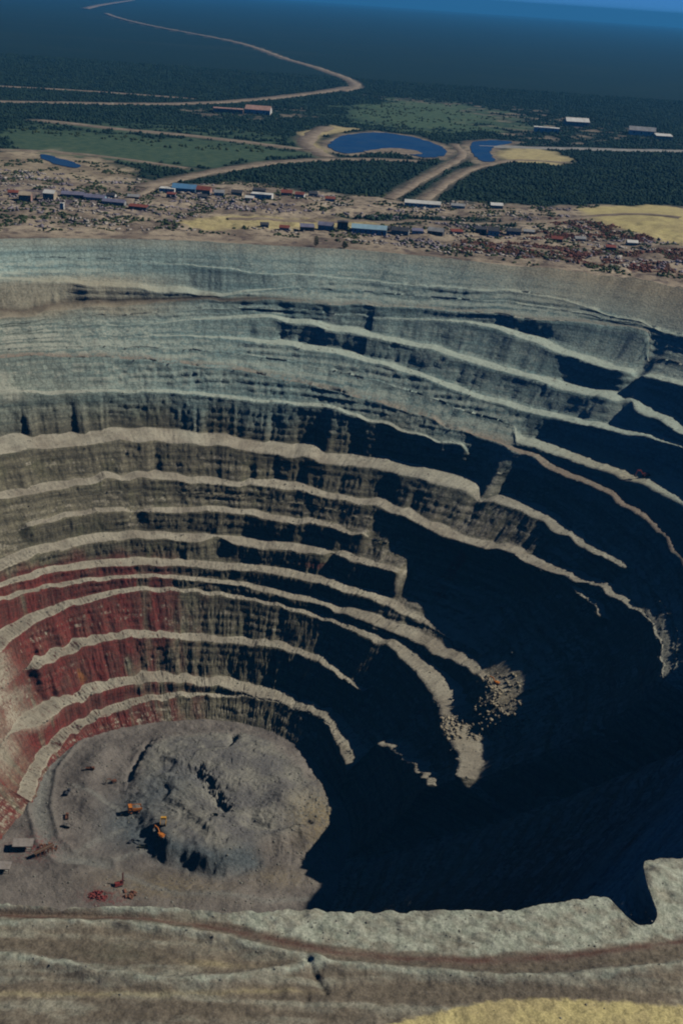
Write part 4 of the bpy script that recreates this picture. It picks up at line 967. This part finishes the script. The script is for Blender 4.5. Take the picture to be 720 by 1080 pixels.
def scrap(x, y, label, mat, n, seed, sx, sy):
    R = random.Random(seed); b = MB(); z = fl(x, y)
    for i in range(n):
        dx, dy = R.uniform(-sx, sx), R.uniform(-sy, sy)
        k = R.random(); c = (x + dx, y + dy, floor_at(x + dx, y + dy) + R.uniform(.2, .9) * (1.6 - abs(dx) / sx))
        if k < .5: b.box(c, (R.uniform(1.5, 4.5), R.uniform(.8, 2.2), R.uniform(.15, .9)), (R.uniform(-.5, .5), R.uniform(-.5, .5), R.uniform(0, 3)))
        elif k < .8:
            a_ = R.uniform(0, 6.3); q = R.uniform(1.5, 3.5); b.tube(c, (c[0] + q * math.cos(a_), c[1] + q * math.sin(a_), c[2] + R.uniform(-.2, .9)), .22, n=7)
        else: b.tube(c, (c[0] + R.uniform(-.5, .5), c[1] + .8, c[2] + R.uniform(0, .4)), R.uniform(.6, 1.1), n=12)
    return tag(b.build('scrap_heap', mat), label, 'scrap', 'heaps of scrap iron by the berm')
scrap(-172, 784, 'wide dark red heap of scrap iron low against the berm', REDP, 46, 3, 7, 4)
scrap(-147, 788, 'smaller red brown heap of scrap iron right of the drilling rig', RUST, 26, 4, 4.5, 4)
scrap(-225, 840, 'rusty litter of scrap iron beside the timber trestle', RUST, 30, 9, 7, 5)

def shelter(x, y, rz, L, Wd, Hh, label, roofm):
    z = min(fl(x, y), fl(x + 4, y), fl(x - 4, y)) ; e = empty('shelter', (x, y, z), math.radians(rz), label, 'shelter', 'open sheds at the left end of the pit floor')
    MB().box((0, 0, Hh + .3), (L + 1.6, Wd + 1.6, .55), (0.03, .02, 0)).build('roof', roofm, e)
    for sx in (-1, 1):
        for sy in (-1, 1): MB().box((sx * L * .46, sy * Wd * .44, Hh / 2 - .5), (.5, .5, Hh + 1)).build('post', WOOD, e)
    MB().box((0, Wd * .42, Hh / 2 - .4), (L * .9, .3, Hh + .3)).build('back_wall', TANB, e)
    MB().box((-L * .2, -.5, 1.0), (L * .35, 2.2, 2.0)).build('pump', RUST, e)
    MB().tube((-L * .2, -.5, 1.4), (L * .42, -1.2, 1.2), .3).build('pipe', LAMP, e)
    return e
shelter(-245, 836, 8, 15, 9, 6.5, 'open shelter with wide pale roof slab at the foot of the left pit wall', CONC)
shelter(-254, 806, 5, 12, 8, 5.5, 'lower open shelter with pale roof slab at the left edge', CONC)
def trestle(x, y, rz, label):
    e = empty('trestle', (x, y, fl(x, y)), math.radians(rz), label, 'trestle')
    dk = MB(); dk.box((0, 0, 6.2), (17, 3.2, .5), (0, -.18, 0)); dk.build('deck', WOOD, e)
    for i, q in enumerate((-7, -3.5, 0, 3.5, 7)):
        h = 6.0 + q * .18
        b = MB()
        for s in (-1, 1): b.box((q, s * 1.4, h / 2 - .4), (.4, .4, h + .6))
        b.tube((q, -1.4, .6), (q, 1.4, h - .6), .15, n=6); b.tube((q, 1.4, .6), (q, -1.4, h - .6), .15, n=6); b.build('bent', RUST, e)
    rb = MB()
    for s in (-1, 1): rb.box((0, s * 1.5, 7.0), (17, .15, .9), (0, -.18, 0))
    rb.build('side_board', RUST, e)
    return e
trestle(-226, 829, 35, 'rusty timber trestle right of the open shelters')

def bench_spot(x, y, hmin, hmax):
    d2 = (X_ - x) ** 2 + (Y_ - y) ** 2 + np.where((FL > .5) & (H_ > hmin) & (H_ < hmax), 0, 1e9)
    i = np.unravel_index(np.argmin(d2), d2.shape); return float(X_[i]), float(Y_[i]), float(Z_[i])
x, y, z = bench_spot(295, 1148, 138, 156); excavator(x, y, z - .3, 200, 'red excavator alone on a high shaded bench at the right', REDP, 1.35, 'machines up on the benches')
x, y, z = bench_spot(154, 958, 262, 310); excavator(x, y, z - .2, 150, 'orange red excavator at the tip of the rubble spur', ORANGE, 1.0, 'machines up on the benches')

# two lone bushes at the edge of the far rim
def bush(x, y, hh, rr, label):
    e = empty('bush', (x, y, gz(x, y) - .1), 0, label, 'bush', 'lone bushes at the far rim')
    b = MB()
    for k in range(4): b.tube((0, 0, 0), (rr * .5 * math.cos(k * 1.7), rr * .5 * math.sin(k * 1.7), hh * .6), .18, .06, 6)
    b.build('stem', WOOD, e)
    n = 420; P = rng.normal(0, 1, (n, 3)); P /= np.linalg.norm(P, axis=1)[:, None]; P *= (.55 + .45 * rng.random((n, 1))); P = P * [rr, rr, hh * .5] + [0, 0, hh * .55]
    P[:, :2] *= (1 - .35 * np.clip((P[:, 2:3] / hh - .4), 0, 1)) * (.8 + .4 * rng.random((n, 1)))
    A = rng.normal(0, .38, (n, 4, 3)); np_mesh('foliage', (P[:, None] + A).reshape(-1, 3), np.arange(n * 4).reshape(-1, 4), m_bus, None, e)
def far_edge(x):
    t = np.radians(np.linspace(60, 120, 1200)); r = rim_r(t); i = np.argmin(np.abs(CX + r * np.cos(t) - x)); return CY + r[i] * math.sin(t[i])
bush(-52, far_edge(-52) + 7, 13, 3.2, 'tall dark bush standing up at the far rim edge')
bush(-18, far_edge(-18) + 4, 7, 4, 'low round bush right of the tall dark bush')

# ================================================================== CAMERA, LIGHT, AIR
from mathutils import Matrix
cam = bpy.data.cameras.new('camera'); cam.sensor_fit = 'VERTICAL'; cam.sensor_height = 36; cam.lens = 36 * 1304.0 / 1080
cam.clip_start = 1; cam.clip_end = 250000
co = bpy.data.objects.new('camera', cam); COL.objects.link(co); scene.camera = co
roll = math.atan(.07); pitch = math.atan2(550 * math.cos(roll), 1304.0)
fwd = np.array([0, math.cos(pitch), -math.sin(pitch)]); r0 = np.array([1., 0, 0]); u0 = np.cross(r0, fwd)
rt = math.cos(roll) * r0 + math.sin(roll) * u0; up = -math.sin(roll) * r0 + math.cos(roll) * u0
co.matrix_world = Matrix(((rt[0], up[0], -fwd[0], 0), (rt[1], up[1], -fwd[1], 0), (rt[2], up[2], -fwd[2], CAMH), (0, 0, 0, 1)))

w = bpy.data.worlds.new('World'); scene.world = w; w.use_nodes = True
bg = w.node_tree.nodes['Background']; sky = w.node_tree.nodes.new('ShaderNodeTexSky'); sky.sky_type = 'NISHITA'
sky.sun_disc = False; sky.sun_elevation = SUN_EL; sky.sun_rotation = math.radians(86); sky.altitude = 600; sky.air_density = .22; sky.dust_density = .1; sky.ozone_density = 2.0
Nw = NT(w.node_tree); Nw.put(bg.inputs['Color'], Nw.mix(1.0, sky.outputs[0], (.5, 1.35, 2.15), 'MULTIPLY')); bg.inputs['Strength'].default_value = .05
sun = bpy.data.lights.new('sun', 'SUN'); sun.energy = 5.0; sun.angle = math.radians(.5); sun.color = (1, .93, .80)
so = bpy.data.objects.new('sun', sun); COL.objects.link(so); so.location = (3000, 900, 2500); so.rotation_euler = (0, PI / 2 - SUN_EL, math.radians(4))

m_hz = bpy.data.materials.new('haze_air'); m_hz.use_nodes = True; nt = m_hz.node_tree; nt.nodes.clear()
pv = nt.nodes.new('ShaderNodeVolumePrincipled'); pv.inputs['Color'].default_value = (.08, .46, 1, 1); pv.inputs['Density'].default_value = HAZE_D; pv.inputs['Anisotropy'].default_value = .1
nt.links.new(pv.outputs[0], nt.nodes.new('ShaderNodeOutputMaterial').inputs['Volume'])
hz = MB().box((0, 0, 0), (2, 2, 2)).build('haze', m_hz); hz.scale = (82000, 82000, 360); hz.location = (0, 0, -50)
tag(hz, kind='stuff')

vs = scene.view_settings; vs.view_transform = 'Standard'; vs.look = 'None'; vs.exposure = EXPOSURE; vs.gamma = 1; vs.use_curve_mapping = False
scene.cycles.use_denoising = True
scene.cycles.filter_width = 2.0
scene.cycles.max_bounces = 6; scene.cycles.diffuse_bounces = 0; scene.cycles.volume_bounces = 0
